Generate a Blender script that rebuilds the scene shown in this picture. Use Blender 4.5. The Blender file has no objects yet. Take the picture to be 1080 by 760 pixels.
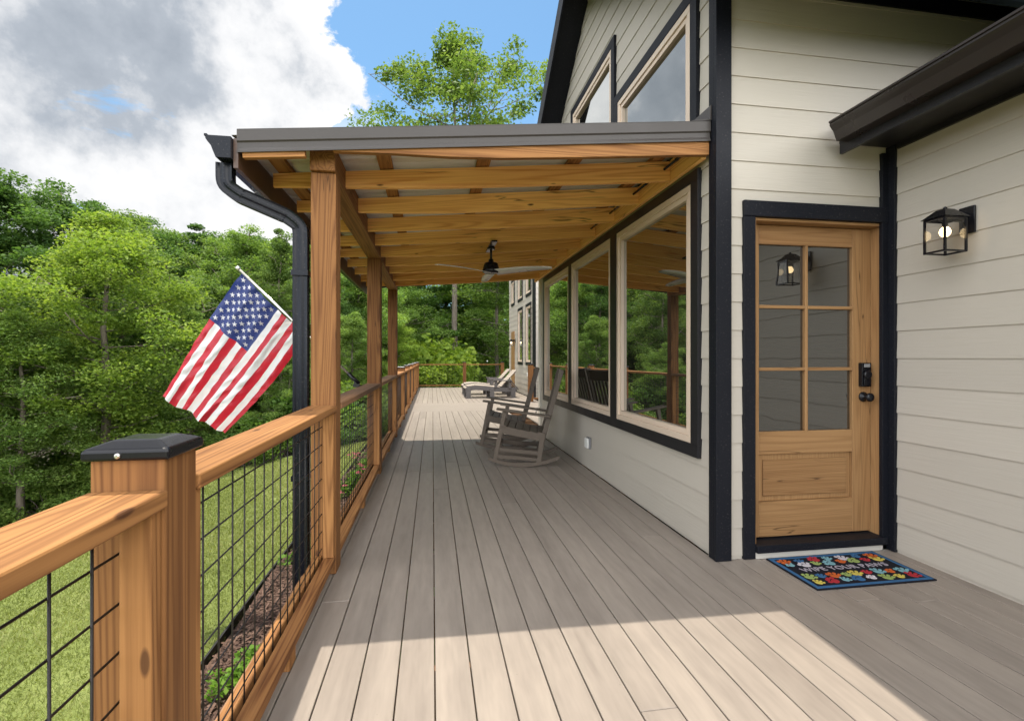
import bpy, math, random
import numpy as np
from mathutils import Vector, Matrix

random.seed(7)
SC = bpy.context.scene
COL = SC.collection
R = math.radians
V3 = Vector

# ------------------------------------------------------------------ camera model (photo 1080 x 760)
F, CX, HOR, VPX, CAMH = 520.0, 540.0, 377.0, 456.0, 1.27
YAW = math.atan((CX - VPX) / F)
SY, CY = math.sin(YAW), math.cos(YAW)

def at(u, v, Y):
    """world point seen at photo pixel (u, v) on the plane y = Y"""
    t = (u - CX) / F
    X = Y * (SY + t * CY) / (CY - t * SY)
    D = X * SY + Y * CY
    return V3((X, Y, CAMH + (HOR - v) * D / F))

# ------------------------------------------------------------------ tagging / linking
def tag(o, label, cat, group=None):
    o['label'] = label
    o['category'] = cat
    if group:
        o['group'] = group
    return o

def thing(name, label, cat, loc=(0, 0, 0), rz=0.0, group=None):
    o = bpy.data.objects.new(name, None)
    o.empty_display_size = 0.1
    COL.objects.link(o)
    o.location = loc
    o.rotation_euler = (0, 0, rz)
    return tag(o, label, cat, group)

def node_empty(name, parent):
    o = bpy.data.objects.new(name, None)
    o.empty_display_size = 0.1
    COL.objects.link(o)
    o.parent = parent
    return o

KIDS = {}
def link_mesh(name, me, parent=None, kind=None):
    o = bpy.data.objects.new(name, me)
    COL.objects.link(o)
    if parent is not None:
        o.parent = parent
        KIDS.setdefault(parent.name, []).append(o)
    if kind:
        o['kind'] = kind
    return o

def copy_thing(src, loc, rz=0.0, scale=None, label=None, color=None):
    r = src.copy()
    COL.objects.link(r)
    r.location = loc
    r.rotation_euler = (0, 0, rz)
    if scale is not None:
        r.scale = scale
    if label:
        r['label'] = label
    for ch in KIDS.get(src.name, []):
        c = ch.copy()
        COL.objects.link(c)
        c.parent = r
        KIDS.setdefault(r.name, []).append(c)
        if color is not None:
            c.color = color
        for g in KIDS.get(ch.name, []):
            d = g.copy()
            COL.objects.link(d)
            d.parent = c
    return r

# ------------------------------------------------------------------ mesh builder
class MB:
    def __init__(self):
        self.v, self.f, self.uv, self.r, self.m, self.s = [], [], [], [], [], []

    def face(self, idx, uvs, rnd=0.0, mat=0, smooth=False):
        self.f.append(idx)
        self.uv.extend(uvs)
        self.r.append(rnd)
        self.m.append(mat)
        self.s.append(smooth)

    def obox(self, c, ex, ey, ez, lx, ly, lz, mat=0, rnd=None):
        """oriented box, grain along ex"""
        c, ex, ey, ez = V3(c), V3(ex).normalized(), V3(ey).normalized(), V3(ez).normalized()
        rnd = random.random() if rnd is None else rnd
        off = V3((random.uniform(0, 60), random.uniform(0, 60), random.uniform(0, 60)))
        b = len(self.v)
        loc = []
        for i in (-1, 1):
            for j in (-1, 1):
                for k in (-1, 1):
                    l = V3((i * lx / 2, j * ly / 2, k * lz / 2))
                    loc.append(l + off)
                    self.v.append(c + ex * l.x + ey * l.y + ez * l.z)
        flip = ex.cross(ey).dot(ez) < 0
        for q in ((0, 1, 3, 2), (4, 6, 7, 5), (0, 4, 5, 1), (2, 3, 7, 6), (0, 2, 6, 4), (1, 5, 7, 3)):
            if flip:
                q = q[::-1]
            self.face([b + i for i in q], [loc[i] for i in q], rnd, mat)
        return self

    def box(self, x0, x1, y0, y1, z0, z1, ax=0, mat=0, rnd=None):
        c = ((x0 + x1) / 2, (y0 + y1) / 2, (z0 + z1) / 2)
        d = (x1 - x0, y1 - y0, z1 - z0)
        E = [V3((1, 0, 0)), V3((0, 1, 0)), V3((0, 0, 1))]
        o = [ax, (ax + 1) % 3, (ax + 2) % 3]
        return self.obox(c, E[o[0]], E[o[1]], E[o[2]], d[o[0]], d[o[1]], d[o[2]], mat, rnd)

    def bar(self, p, q, w, h, up=(0, 0, 1), mat=0, rnd=None):
        p, q = V3(p), V3(q)
        ex = (q - p).normalized()
        ey = V3(up).cross(ex)
        if ey.length < 1e-4:
            ey = V3((0, 1, 0)).cross(ex)
        ey.normalize()
        ez = ex.cross(ey)
        return self.obox((p + q) / 2, ex, ey, ez, (q - p).length, w, h, mat, rnd)

    def prism(self, poly, depth_vec, mat=0, rnd=None, smooth=False):
        """closed polygon of 3-D points (planar) swept along depth_vec"""
        rnd = random.random() if rnd is None else rnd
        off = V3((random.uniform(0, 60), random.uniform(0, 60), random.uniform(0, 60)))
        poly = [V3(p) for p in poly]
        d = V3(depth_vec)
        n = V3((0, 0, 0))
        for i in range(len(poly)):
            n += (poly[i] - poly[0]).cross(poly[(i + 1) % len(poly)] - poly[0])
        if n.dot(d) > 0:
            poly = poly[::-1]
        b = len(self.v)
        k = len(poly)
        self.v.extend(poly)
        self.v.extend([p + d for p in poly])
        P = self.v
        self.face(list(range(b, b + k)), [P[i] + off for i in range(b, b + k)], rnd, mat)
        self.face(list(range(b + 2 * k - 1, b + k - 1, -1)), [P[i] + off for i in range(b + 2 * k - 1, b + k - 1, -1)], rnd, mat)
        for i in range(k):
            j = (i + 1) % k
            q = [b + i, b + k + i, b + k + j, b + j]
            self.face(q, [P[t] + off for t in q], rnd, mat, smooth)
        return self

    def tube(self, pts, r, n=8, mat=0, rnd=None, cap=True, flat=None):
        pts = [V3(p) for p in pts]
        rs = r if isinstance(r, (list, tuple)) else [r] * len(pts)
        rnd = random.random() if rnd is None else rnd
        off = V3((random.uniform(0, 60), random.uniform(0, 60), random.uniform(0, 60)))
        b = len(self.v)
        prev = None
        L = 0.0
        uvs = []
        for i, p in enumerate(pts):
            t = (pts[min(i + 1, len(pts) - 1)] - pts[max(i - 1, 0)]).normalized()
            if prev is None:
                a = V3((0, 0, 1)) if abs(t.z) < 0.9 else V3((1, 0, 0))
                e1 = a.cross(t).normalized()
            else:
                e1 = (prev - t * prev.dot(t)).normalized()
            prev = e1
            e2 = t.cross(e1)
            if i:
                L += (p - pts[i - 1]).length
            for k in range(n):
                a = 2 * math.pi * k / n
                cr, sr = math.cos(a) * rs[i], math.sin(a) * rs[i]
                self.v.append(p + e1 * cr + e2 * sr)
                uvs.append(off + V3((L, cr, sr)))
        for i in range(len(pts) - 1):
            for k in range(n):
                k2 = (k + 1) % n
                q = [i * n + k, i * n + k2, (i + 1) * n + k2, (i + 1) * n + k]
                self.face([b + x for x in q], [uvs[x] for x in q], rnd, mat, True)
        if cap:
            q = list(range(n))[::-1]
            self.face([b + x for x in q], [uvs[x] for x in q], rnd, mat)
            q = [(len(pts) - 1) * n + x for x in range(n)]
            self.face([b + x for x in q], [uvs[x] for x in q], rnd, mat)
        return self

    def lathe(self, prof, c, n=20, mat=0, axis=(0, 0, 1), rnd=0.5):
        """prof: (radius, height) from bottom to top along axis"""
        ez = V3(axis).normalized()
        a = V3((1, 0, 0)) if abs(ez.x) < 0.9 else V3((0, 1, 0))
        e1 = a.cross(ez).normalized()
        e2 = ez.cross(e1)
        c = V3(c)
        b = len(self.v)
        for (r, h) in prof:
            for k in range(n):
                t = 2 * math.pi * k / n
                self.v.append(c + ez * h + (e1 * math.cos(t) + e2 * math.sin(t)) * max(r, 1e-4))
        for i in range(len(prof) - 1):
            for k in range(n):
                k2 = (k + 1) % n
                q = [b + i * n + k, b + i * n + k2, b + (i + 1) * n + k2, b + (i + 1) * n + k]
                self.face(q, [self.v[x] for x in q], rnd, mat, True)
        q = [b + x for x in range(n)][::-1]
        self.face(q, [self.v[x] for x in q], rnd, mat)
        q = [b + (len(prof) - 1) * n + x for x in range(n)]
        self.face(q, [self.v[x] for x in q], rnd, mat)
        return self

    def sheet(self, pts, mat=0, rnd=None):
        rnd = random.random() if rnd is None else rnd
        b = len(self.v)
        self.v.extend([V3(p) for p in pts])
        q = list(range(b, b + len(pts)))
        self.face(q, [self.v[i] for i in q], rnd, mat)
        return self

    def mesh(self, name, mats):
        me = bpy.data.meshes.new(name)
        me.from_pydata([tuple(p) for p in self.v], [], self.f)
        a = me.attributes.new('uvw', 'FLOAT_VECTOR', 'CORNER')
        a.data.foreach_set('vector', np.array([c for p in self.uv for c in p], dtype=np.float32))
        a = me.attributes.new('rnd', 'FLOAT', 'FACE')
        a.data.foreach_set('value', np.array(self.r, dtype=np.float32))
        for m in (mats if isinstance(mats, (list, tuple)) else [mats]):
            me.materials.append(m)
        me.polygons.foreach_set('material_index', np.array(self.m, dtype=np.int32))
        me.polygons.foreach_set('use_smooth', np.array(self.s, dtype=bool))
        me.update()
        return me

    def build(self, name, mats, parent=None, bevel=0.0, kind=None, seg=2):
        o = link_mesh(name, self.mesh(name, mats), parent, kind)
        if bevel:
            bm = o.modifiers.new('edge', 'BEVEL')
            bm.width = bevel
            bm.segments = seg
            bm.limit_method = 'ANGLE'
            bm.angle_limit = R(40)
        return o

# ------------------------------------------------------------------ materials
class NT:
    def __init__(self, mat):
        self.t = mat.node_tree
        self.n = self.t.nodes
        self.l = self.t.links

    def add(self, typ, **kw):
        nd = self.n.new(typ)
        for k, v in kw.items():
            if k.startswith('i_'):
                key = k[2:].replace('_', ' ')
                nd.inputs[int(key) if key.isdigit() else key].default_value = v
            else:
                setattr(nd, k, v)
        return nd

    def link(self, a, b):
        self.l.new(a, b)

    def math(self, op, a, b=None, c=None, clamp=False):
        nd = self.n.new('ShaderNodeMath')
        nd.operation = op
        nd.use_clamp = clamp
        for i, x in enumerate((a, b, c)):
            if x is None:
                continue
            if isinstance(x, (int, float)):
                nd.inputs[i].default_value = x
            else:
                self.l.new(x, nd.inputs[i])
        return nd.outputs[0]

    def ramp(self, fac, stops, interp='LINEAR'):
        nd = self.n.new('ShaderNodeValToRGB')
        cr = nd.color_ramp
        cr.interpolation = interp
        while len(cr.elements) < len(stops):
            cr.elements.new(0.5)
        for e, (p, c) in zip(cr.elements, stops):
            e.position = p
            e.color = (c[0], c[1], c[2], 1) if isinstance(c, (tuple, list)) else (c, c, c, 1)
        self.l.new(fac, nd.inputs[0])
        return nd.outputs[0]

    def mix(self, fac, a, b, mode='MIX'):
        nd = self.n.new('ShaderNodeMix')
        nd.data_type = 'RGBA'
        nd.blend_type = mode
        for s, x in ((nd.inputs[0], fac), (nd.inputs[6], a), (nd.inputs[7], b)):
            if isinstance(x, (int, float)):
                s.default_value = x
            elif isinstance(x, (tuple, list)):
                s.default_value = (x[0], x[1], x[2], 1)
            else:
                self.l.new(x, s)
        return nd.outputs[2]

    def attr(self, name):
        return self.add('ShaderNodeAttribute', attribute_name=name)

    def vscale(self, vec, s):
        nd = self.n.new('ShaderNodeVectorMath')
        nd.operation = 'MULTIPLY'
        self.l.new(vec, nd.inputs[0])
        nd.inputs[1].default_value = s
        return nd.outputs[0]

    def noise(self, vec, scale=1.0, detail=3.0, rough=0.55, dist=0.0):
        nd = self.n.new('ShaderNodeTexNoise')
        nd.inputs['Scale'].default_value = scale
        nd.inputs['Detail'].default_value = detail
        nd.inputs['Roughness'].default_value = rough
        nd.inputs['Distortion'].default_value = dist
        if vec is not None:
            self.l.new(vec, nd.inputs['Vector'])
        return nd.outputs[0]

    def bump(self, h, strength=0.2, dist=0.01):
        nd = self.n.new('ShaderNodeBump')
        nd.inputs['Strength'].default_value = strength
        nd.inputs['Distance'].default_value = dist
        self.l.new(h, nd.inputs['Height'])
        return nd.outputs[0]

def new_mat(name):
    m = bpy.data.materials.new(name)
    m.use_nodes = True
    n = NT(m)
    b = m.node_tree.nodes['Principled BSDF']
    return m, n, b

def wood(name, dark, light, knots=0.5, weather=0.0, rough=0.72, contrast=1.0):
    m, n, b = new_mat(name)
    uv = n.attr('uvw').outputs['Vector']
    rnd = n.attr('rnd').outputs['Fac']
    warp = n.noise(n.vscale(uv, (0.26, 7.5, 7.5)), 1.0, 1.5)
    ring = n.math('SINE', n.math('MULTIPLY', warp, 120.0))
    ring = n.math('POWER', n.math('MULTIPLY_ADD', ring, 0.5, 0.5), 2.2)
    fib = n.noise(n.vscale(uv, (2.5, 150.0, 150.0)), 1.0, 3.0, 0.6)
    mid = n.noise(n.vscale(uv, (1.6, 70.0, 70.0)), 1.0, 3.0, 0.65)
    big = n.noise(n.vscale(uv, (0.8, 3.0, 3.0)), 1.0, 2.0)
    f = n.math('ADD', n.math('MULTIPLY', ring, 0.34 * contrast), n.math('MULTIPLY', fib, 0.46))
    f = n.math('ADD', f, n.math('MULTIPLY', mid, 0.46))
    f = n.math('ADD', f, n.math('MULTIPLY_ADD', big, 0.5, -0.40))
    f = n.math('ADD', f, n.math('MULTIPLY_ADD', rnd, 0.30, -0.15), clamp=True)
    c = n.ramp(f, [(0.12, light), (0.9, dark)])
    if knots:
        vo = n.add('ShaderNodeTexVoronoi')
        vo.inputs['Scale'].default_value = 1.0
        n.link(n.vscale(uv, (2.2, 7.0, 7.0)), vo.inputs['Vector'])
        k = n.ramp(vo.outputs['Distance'], [(0.05, 1.0), (0.078, 0.0)])
        c = n.mix(n.math('MULTIPLY', k, knots), c, (0.05, 0.018, 0.008))
    ck = n.noise(n.vscale(uv, (0.45, 9.0, 9.0)), 1.0, 3.0, 0.55)
    ck = n.math('ABSOLUTE', n.math('SUBTRACT', ck, 0.56))
    ck = n.ramp(ck, [(0.002, 1.0), (0.007, 0.0)])
    gate = n.ramp(n.noise(n.vscale(uv, (1.1, 2.0, 2.0)), 1.0, 2.0), [(0.50, 0.0), (0.58, 1.0)])
    c = n.mix(n.math('MULTIPLY', n.math('MULTIPLY', ck, gate), 0.75), c, (0.035, 0.014, 0.007))
    if weather:
        w = n.noise(n.vscale(uv, (0.7, 2.0, 2.0)), 1.0, 4.0)
        w = n.ramp(w, [(0.42, 0.0), (0.6, 1.0)])
        c = n.mix(n.math('MULTIPLY', w, weather), c, (0.10, 0.06, 0.04))
    n.link(c, b.inputs['Base Color'])
    b.inputs['Roughness'].default_value = rough
    b.inputs['Specular IOR Level'].default_value = 0.25
    n.link(n.bump(f, 0.35, 0.002), b.inputs['Normal'])
    return m

def paint(name, col, rough=0.5, spec=0.4, grain=0.0, metal=0.0, var=0.08, dust=0.0):
    m, n, b = new_mat(name)
    geo = n.add('ShaderNodeNewGeometry')
    big = n.noise(geo.outputs['Position'], 1.7, 4.0)
    c = n.mix(big, tuple(x * (1 - var) for x in col), tuple(min(1, x * (1 + var)) for x in col))
    rnd = n.attr('rnd').outputs['Fac']
    c = n.mix(1.0, c, n.ramp(rnd, [(0, 0.95), (1, 1.03)]), 'MULTIPLY')
    if dust:
        d = n.noise(geo.outputs['Position'], 90.0, 2.0)
        d = n.ramp(d, [(0.62, 0.0), (0.75, 1.0)])
        c = n.mix(n.math('MULTIPLY', d, dust), c, (0.35, 0.32, 0.28))
    n.link(c, b.inputs['Base Color'])
    b.inputs['Metallic'].default_value = metal
    b.inputs['Specular IOR Level'].default_value = spec
    rr = n.noise(geo.outputs['Position'], 6.0, 3.0)
    n.link(n.math('MULTIPLY_ADD', rr, 0.2, rough - 0.1), b.inputs['Roughness'])
    if grain:
        g = n.noise(n.vscale(geo.outputs['Position'], (3.0, 3.0, 55.0)), 1.0, 4.0, 0.65)
        n.link(n.bump(g, grain, 0.004), b.inputs['Normal'])
    return m

M = {}
M['wood'] = wood('cedar_wood', (0.105, 0.036, 0.010), (0.37, 0.176, 0.060), 0.75)
M['post_wood'] = wood('post_wood', (0.078, 0.026, 0.008), (0.270, 0.124, 0.041), 0.75)
M['ceil_wood'] = wood('rafter_wood', (0.56, 0.205, 0.055), (0.96, 0.56, 0.205), 0.95)
M['grey_wood'] = wood('weathered_wood', (0.20, 0.10, 0.05), (0.40, 0.22, 0.11), 0.5, 0.8)
M['door_wood'] = wood('door_wood', (0.18, 0.085, 0.031), (0.365, 0.210, 0.092), 0.0, 0.0, 0.42, 0.6)
M['siding'] = paint('siding_paint', (0.465, 0.424, 0.360), 0.55, 0.25, 0.5, var=0.03)
M['white_trim'] = paint('white_trim_paint', (0.62, 0.59, 0.51), 0.5, 0.3, var=0.03)  # white paint of the corner board at the wing's far end
M['trim'] = paint('charcoal_trim', (0.0075, 0.0085, 0.0125), 0.5, 0.18, var=0.15, dust=0.10)
M['trim_brown'] = paint('dark_bronze_trim', (0.015, 0.0145, 0.0165), 0.42, 0.3, var=0.15, dust=0.06)
M['frame'] = paint('tan_vinyl', (0.66, 0.53, 0.41), 0.4, 0.4, var=0.03)
M['black'] = paint('black_metal', (0.005, 0.005, 0.007), 0.26, 0.33, var=0.15)
M['wire'] = paint('wire_black', (0.016, 0.013, 0.012), 0.5, 0.4, var=0.2)
M['bronze'] = paint('bronze_gutter', (0.022, 0.017, 0.015), 0.3, 0.45, var=0.1)
M['gutter'] = paint('slate_gutter', (0.004, 0.0055, 0.010), 0.24, 0.22, var=0.1, dust=0.12)
M['fascia_brown'] = paint('brown_fascia', (0.075, 0.040, 0.024), 0.4, 0.5, var=0.1)
M['roof_metal'] = paint('grey_roof_metal', (0.058, 0.051, 0.047), 0.4, 0.3, var=0.06)
M['roof_under'] = paint('galvalume_sheet', (0.60, 0.58, 0.54), 0.35, 0.5, metal=0.15, var=0.06)
M['shingle'] = paint('shingle', (0.05, 0.048, 0.046), 0.9, 0.2, var=0.3)
M['poly'] = paint('brown_poly', (0.108, 0.084, 0.062), 0.55, 0.35, 0.2, var=0.1)
M['poly_grey'] = paint('grey_poly', (0.105, 0.095, 0.09), 0.55, 0.35, var=0.1)
M['poly_tan'] = paint('tan_poly', (0.40, 0.34, 0.28), 0.55, 0.35, var=0.06)
M['silver'] = paint('silver_blade', (0.50, 0.48, 0.46), 0.3, 0.5, var=0.05)
M['chrome'] = paint('polished_pole', (0.62, 0.60, 0.55), 0.22, 0.5, metal=0.85, var=0.05)
M['white_plastic'] = paint('white_plastic', (0.75, 0.74, 0.70), 0.35, 0.5, var=0.02)
M['grey_plastic'] = paint('grey_plastic', (0.22, 0.22, 0.22), 0.35, 0.5, var=0.02)
M['edging'] = paint('black_edging', (0.018, 0.017, 0.016), 0.6, 0.3, var=0.2)
M['white_board'] = paint('threshold_board', (0.58, 0.55, 0.49), 0.6, 0.3, var=0.06)
M['interior'] = paint('interior', (0.05, 0.045, 0.04), 0.9, 0.1, var=0.1)

def deck_mat():
    m, n, b = new_mat('composite_decking')
    uv = n.attr('uvw').outputs['Vector']
    rnd = n.attr('rnd').outputs['Fac']
    streak = n.noise(n.vscale(uv, (0.42, 105.0, 8.0)), 1.0, 4.0, 0.65)
    fine = n.noise(n.vscale(uv, (5.0, 260.0, 30.0)), 1.0, 2.0, 0.6)
    big = n.noise(n.vscale(uv, (0.7, 7.0, 4.0)), 1.0, 3.0)
    f = n.math('ADD', n.math('MULTIPLY', streak, 0.85), n.math('MULTIPLY', fine, 0.55))
    f = n.math('ADD', f, n.math('MULTIPLY_ADD', big, 0.16, -0.285))
    f = n.math('ADD', f, n.math('MULTIPLY_ADD', rnd, 0.14, -0.07), clamp=True)
    c = n.ramp(f, [(0.15, (0.190, 0.158, 0.132)), (0.50, (0.258, 0.217, 0.181)), (0.9, (0.335, 0.282, 0.232))])
    geo = n.add('ShaderNodeNewGeometry')
    sp = n.noise(geo.outputs['Position'], 55.0, 1.0)
    sp = n.ramp(sp, [(0.79, 0.0), (0.82, 1.0)])
    c = n.mix(n.math('MULTIPLY', sp, 0.35), c, (0.12, 0.09, 0.07))
    st = n.ramp(n.noise(geo.outputs['Position'], 1.3, 4.0, 0.6), [(0.50, 0.0), (0.70, 1.0)])
    c = n.mix(n.math('MULTIPLY', st, 0.10), c, (0.21, 0.17, 0.14))
    n.link(c, b.inputs['Base Color'])
    b.inputs['Roughness'].default_value = 0.48
    b.inputs['Specular IOR Level'].default_value = 0.45
    n.link(n.bump(n.math('ADD', fine, streak), 0.25, 0.0012), b.inputs['Normal'])
    return m
M['deck'] = deck_mat()

def glass_mat(name, base, wob, f0, f1, wscale=1.5):
    """window pane: dark room behind, mirror-like reflection that grows towards grazing angles"""
    m, n, b = new_mat(name)
    out = n.n['Material Output']
    n.n.remove(b)
    lw = n.add('ShaderNodeLayerWeight')
    lw.inputs['Blend'].default_value = 0.5
    fac = n.ramp(lw.outputs['Facing'], [(0.0, f0), (0.5, (f0 + f1) * 0.42), (0.95, f1)])
    dif = n.add('ShaderNodeBsdfDiffuse')
    dif.inputs['Color'].default_value = (*base, 1)
    gl = n.add('ShaderNodeBsdfGlossy')
    gl.inputs['Roughness'].default_value = 0.012
    gl.inputs['Color'].default_value = (0.93, 0.95, 0.93, 1)
    geo = n.add('ShaderNodeNewGeometry')
    w = n.noise(geo.outputs['Position'], wscale, 1.0)
    n.link(n.bump(w, wob, 0.02), gl.inputs['Normal'])
    mx = n.add('ShaderNodeMixShader')
    n.link(fac, mx.inputs[0])
    n.link(dif.outputs[0], mx.inputs[1])
    n.link(gl.outputs[0], mx.inputs[2])
    n.link(mx.outputs[0], out.inputs['Surface'])
    return m
M['glass'] = glass_mat('window_glass', (0.020, 0.019, 0.016), 0.015, 0.24, 0.96)
M['door_glass'] = glass_mat('wavy_door_glass', (0.013, 0.011, 0.009), 0.06, 0.075, 0.7, 6.0)

def clear_glass():
    m, n, b = new_mat('lantern_glass')
    out = n.n['Material Output']
    n.n.remove(b)
    tr = n.add('ShaderNodeBsdfTransparent')
    tr.inputs['Color'].default_value = (0.93, 0.92, 0.90, 1)
    gl = n.add('ShaderNodeBsdfGlossy')
    gl.inputs['Roughness'].default_value = 0.02
    lw = n.add('ShaderNodeLayerWeight')
    lw.inputs['Blend'].default_value = 0.35
    mx = n.add('ShaderNodeMixShader')
    n.link(n.math('MULTIPLY_ADD', lw.outputs['Fresnel'], 0.7, 0.04), mx.inputs[0])
    n.link(tr.outputs[0], mx.inputs[1])
    n.link(gl.outputs[0], mx.inputs[2])
    n.link(mx.outputs[0], out.inputs['Surface'])
    return m
M['clear'] = clear_glass()

def emit(name, col, s):
    m, n, b = new_mat(name)
    b.inputs['Base Color'].default_value = (*col, 1)
    b.inputs['Emission Color'].default_value = (*col, 1)
    b.inputs['Emission Strength'].default_value = s
    return m
M['bulb'] = emit('lit_bulb', (1.0, 0.74, 0.40), 2.8)

def leaf_mat(name, c0, c1, c2, trans=0.35):
    m, n, b = new_mat(name)
    out = n.n['Material Output']
    rnd = n.attr('rnd').outputs['Fac']
    oi = n.add('ShaderNodeObjectInfo')
    geo = n.add('ShaderNodeNewGeometry')
    big = n.noise(geo.outputs['Position'], 0.55, 3.0)
    f = n.math('ADD', n.math('MULTIPLY', rnd, 0.75), n.math('MULTIPLY_ADD', big, 0.7, -0.22), clamp=True)
    c = n.ramp(f, [(0.05, c0), (0.5, c1), (0.95, c2)])
    c = n.mix(1.0, c, oi.outputs['Color'], 'MULTIPLY')
    n.link(c, b.inputs['Base Color'])
    b.inputs['Roughness'].default_value = 0.6
    b.inputs['Specular IOR Level'].default_value = 0.2
    tl = n.add('ShaderNodeBsdfTranslucent')
    n.link(n.mix(1.0, c, (1.15, 1.2, 0.55), 'MULTIPLY'), tl.inputs['Color'])
    mx = n.add('ShaderNodeMixShader')
    mx.inputs[0].default_value = trans
    n.link(b.outputs[0], mx.inputs[1])
    n.link(tl.outputs[0], mx.inputs[2])
    n.link(mx.outputs[0], out.inputs['Surface'])
    return m
M['leaf'] = leaf_mat('tree_leaf', (0.046, 0.092, 0.028), (0.100, 0.172, 0.047), (0.195, 0.275, 0.085), 0.5)
M['bush'] = leaf_mat('bush_leaf', (0.055, 0.105, 0.022), (0.105, 0.180, 0.038), (0.180, 0.260, 0.062), 0.45)
M['grass'] = leaf_mat('grass_blade', (0.14, 0.17, 0.045), (0.23, 0.265, 0.08), (0.40, 0.39, 0.18), 0.35)
M['petal'] = leaf_mat('flower_petal', (0.22, 0.03, 0.05), (0.33, 0.06, 0.09), (0.40, 0.12, 0.15), 0.2)

def bark():
    m, n, b = new_mat('bark')
    geo = n.add('ShaderNodeNewGeometry')
    v = n.noise(n.vscale(geo.outputs['Position'], (14, 14, 2.5)), 1.0, 4.0, 0.65)
    p = n.noise(geo.outputs['Position'], 1.2, 3.0)
    f = n.math('ADD', n.math('MULTIPLY', v, 0.8), n.math('MULTIPLY', p, 0.35), clamp=True)
    c = n.ramp(f, [(0.3, (0.045, 0.035, 0.026)), (0.6, (0.14, 0.115, 0.088)), (0.85, (0.24, 0.21, 0.17))])
    n.link(c, b.inputs['Base Color'])
    b.inputs['Roughness'].default_value = 0.9
    n.link(n.bump(v, 0.6, 0.03), b.inputs['Normal'])
    return m
M['bark'] = bark()

def ground_mat():
    m, n, b = new_mat('lawn_soil')
    geo = n.add('ShaderNodeNewGeometry')
    P = geo.outputs['Position']
    a = n.noise(P, 0.7, 4.0)
    f = n.noise(P, 35.0, 3.0, 0.7)
    g = n.math('ADD', n.math('MULTIPLY', a, 0.6), n.math('MULTIPLY', f, 0.5))
    c = n.ramp(g, [(0.35, (0.12, 0.155, 0.04)), (0.6, (0.20, 0.235, 0.07)), (0.75, (0.30, 0.31, 0.13))])
    n.link(c, b.inputs['Base Color'])
    b.inputs['Roughness'].default_value = 0.95
    b.inputs['Specular IOR Level'].default_value = 0.1
    n.link(n.bump(f, 0.8, 0.03), b.inputs['Normal'])
    return m
M['ground'] = ground_mat()

def forest_floor_mat():
    m, n, b = new_mat('leaf_litter')
    geo = n.add('ShaderNodeNewGeometry')
    f = n.noise(geo.outputs['Position'], 9.0, 5.0, 0.7)
    c = n.ramp(f, [(0.35, (0.028, 0.035, 0.012)), (0.6, (0.07, 0.06, 0.03)), (0.8, (0.11, 0.085, 0.05))])
    n.link(c, b.inputs['Base Color'])
    b.inputs['Roughness'].default_value = 1.0
    return m
M['litter'] = forest_floor_mat()

def mulch_mat():
    m, n, b = new_mat('bark_mulch')
    rnd = n.attr('rnd').outputs['Fac']
    geo = n.add('ShaderNodeNewGeometry')
    f = n.noise(geo.outputs['Position'], 45.0, 4.0, 0.7)
    g = n.math('ADD', n.math('MULTIPLY', rnd, 0.5), n.math('MULTIPLY', f, 0.5))
    c = n.ramp(g, [(0.25, (0.035, 0.019, 0.013)), (0.55, (0.105, 0.056, 0.037)), (0.85, (0.20, 0.125, 0.088))])
    n.link(c, b.inputs['Base Color'])
    b.inputs['Roughness'].default_value = 0.9
    n.link(n.bump(f, 0.8, 0.02), b.inputs['Normal'])
    return m
M['mulch'] = mulch_mat()

def cloth(name, col):
    m, n, b = new_mat(name)
    out = n.n['Material Output']
    b.inputs['Base Color'].default_value = (*col, 1)
    b.inputs['Roughness'].default_value = 0.42
    geo = n.add('ShaderNodeNewGeometry')
    wr = n.noise(n.vscale(geo.outputs['Position'], (22.0, 22.0, 13.0)), 1.0, 3.0, 0.55, 0.8)
    n.link(n.bump(wr, 0.55, 0.02), b.inputs['Normal'])
    tl = n.add('ShaderNodeBsdfTranslucent')
    tl.inputs['Color'].default_value = (*col, 1)
    mx = n.add('ShaderNodeMixShader')
    mx.inputs[0].default_value = 0.35
    n.link(b.outputs[0], mx.inputs[1])
    n.link(tl.outputs[0], mx.inputs[2])
    n.link(mx.outputs[0], out.inputs['Surface'])
    return m
M['flag_red'] = cloth('flag_red', (0.52, 0.022, 0.040))
M['flag_white'] = cloth('flag_white', (0.78, 0.77, 0.78))
M['flag_blue'] = cloth('flag_blue', (0.030, 0.050, 0.20))
for nm, c in dict(orange=(0.55, 0.12, 0.03), blue=(0.05, 0.14, 0.28), red=(0.42, 0.035, 0.045), teal=(0.20, 0.38, 0.42),
                  white=(0.60, 0.55, 0.58), green=(0.30, 0.38, 0.12), yellow=(0.60, 0.48, 0.10)).items():
    M['mat_' + nm] = paint('mat_' + nm, tuple(0.8 * q for q in c), 0.9, 0.1, var=0.12)
M['mat_letter'] = paint('mat_letter', (0.34, 0.30, 0.34), 0.95, 0.1, var=0.2)
M['mat_base'] = paint('mat_base', (0.013, 0.013, 0.018), 0.95, 0.1, var=0.2)

# ------------------------------------------------------------------ ground
def gz(x, y):
    s = max(-1.6 - x, 0.0)
    t = max(y - 22.5, 0.0)
    d = math.hypot(s, t)
    z = -0.95 - 0.19 * min(d, 12) - 0.10 * max(0, min(d, 60) - 12)
    return z

def edge_y(x):
    """where the mown lawn meets the wood"""
    return 13.6 - 0.035 * (x + 2) ** 2 if x < -2 else 13.6

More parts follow.
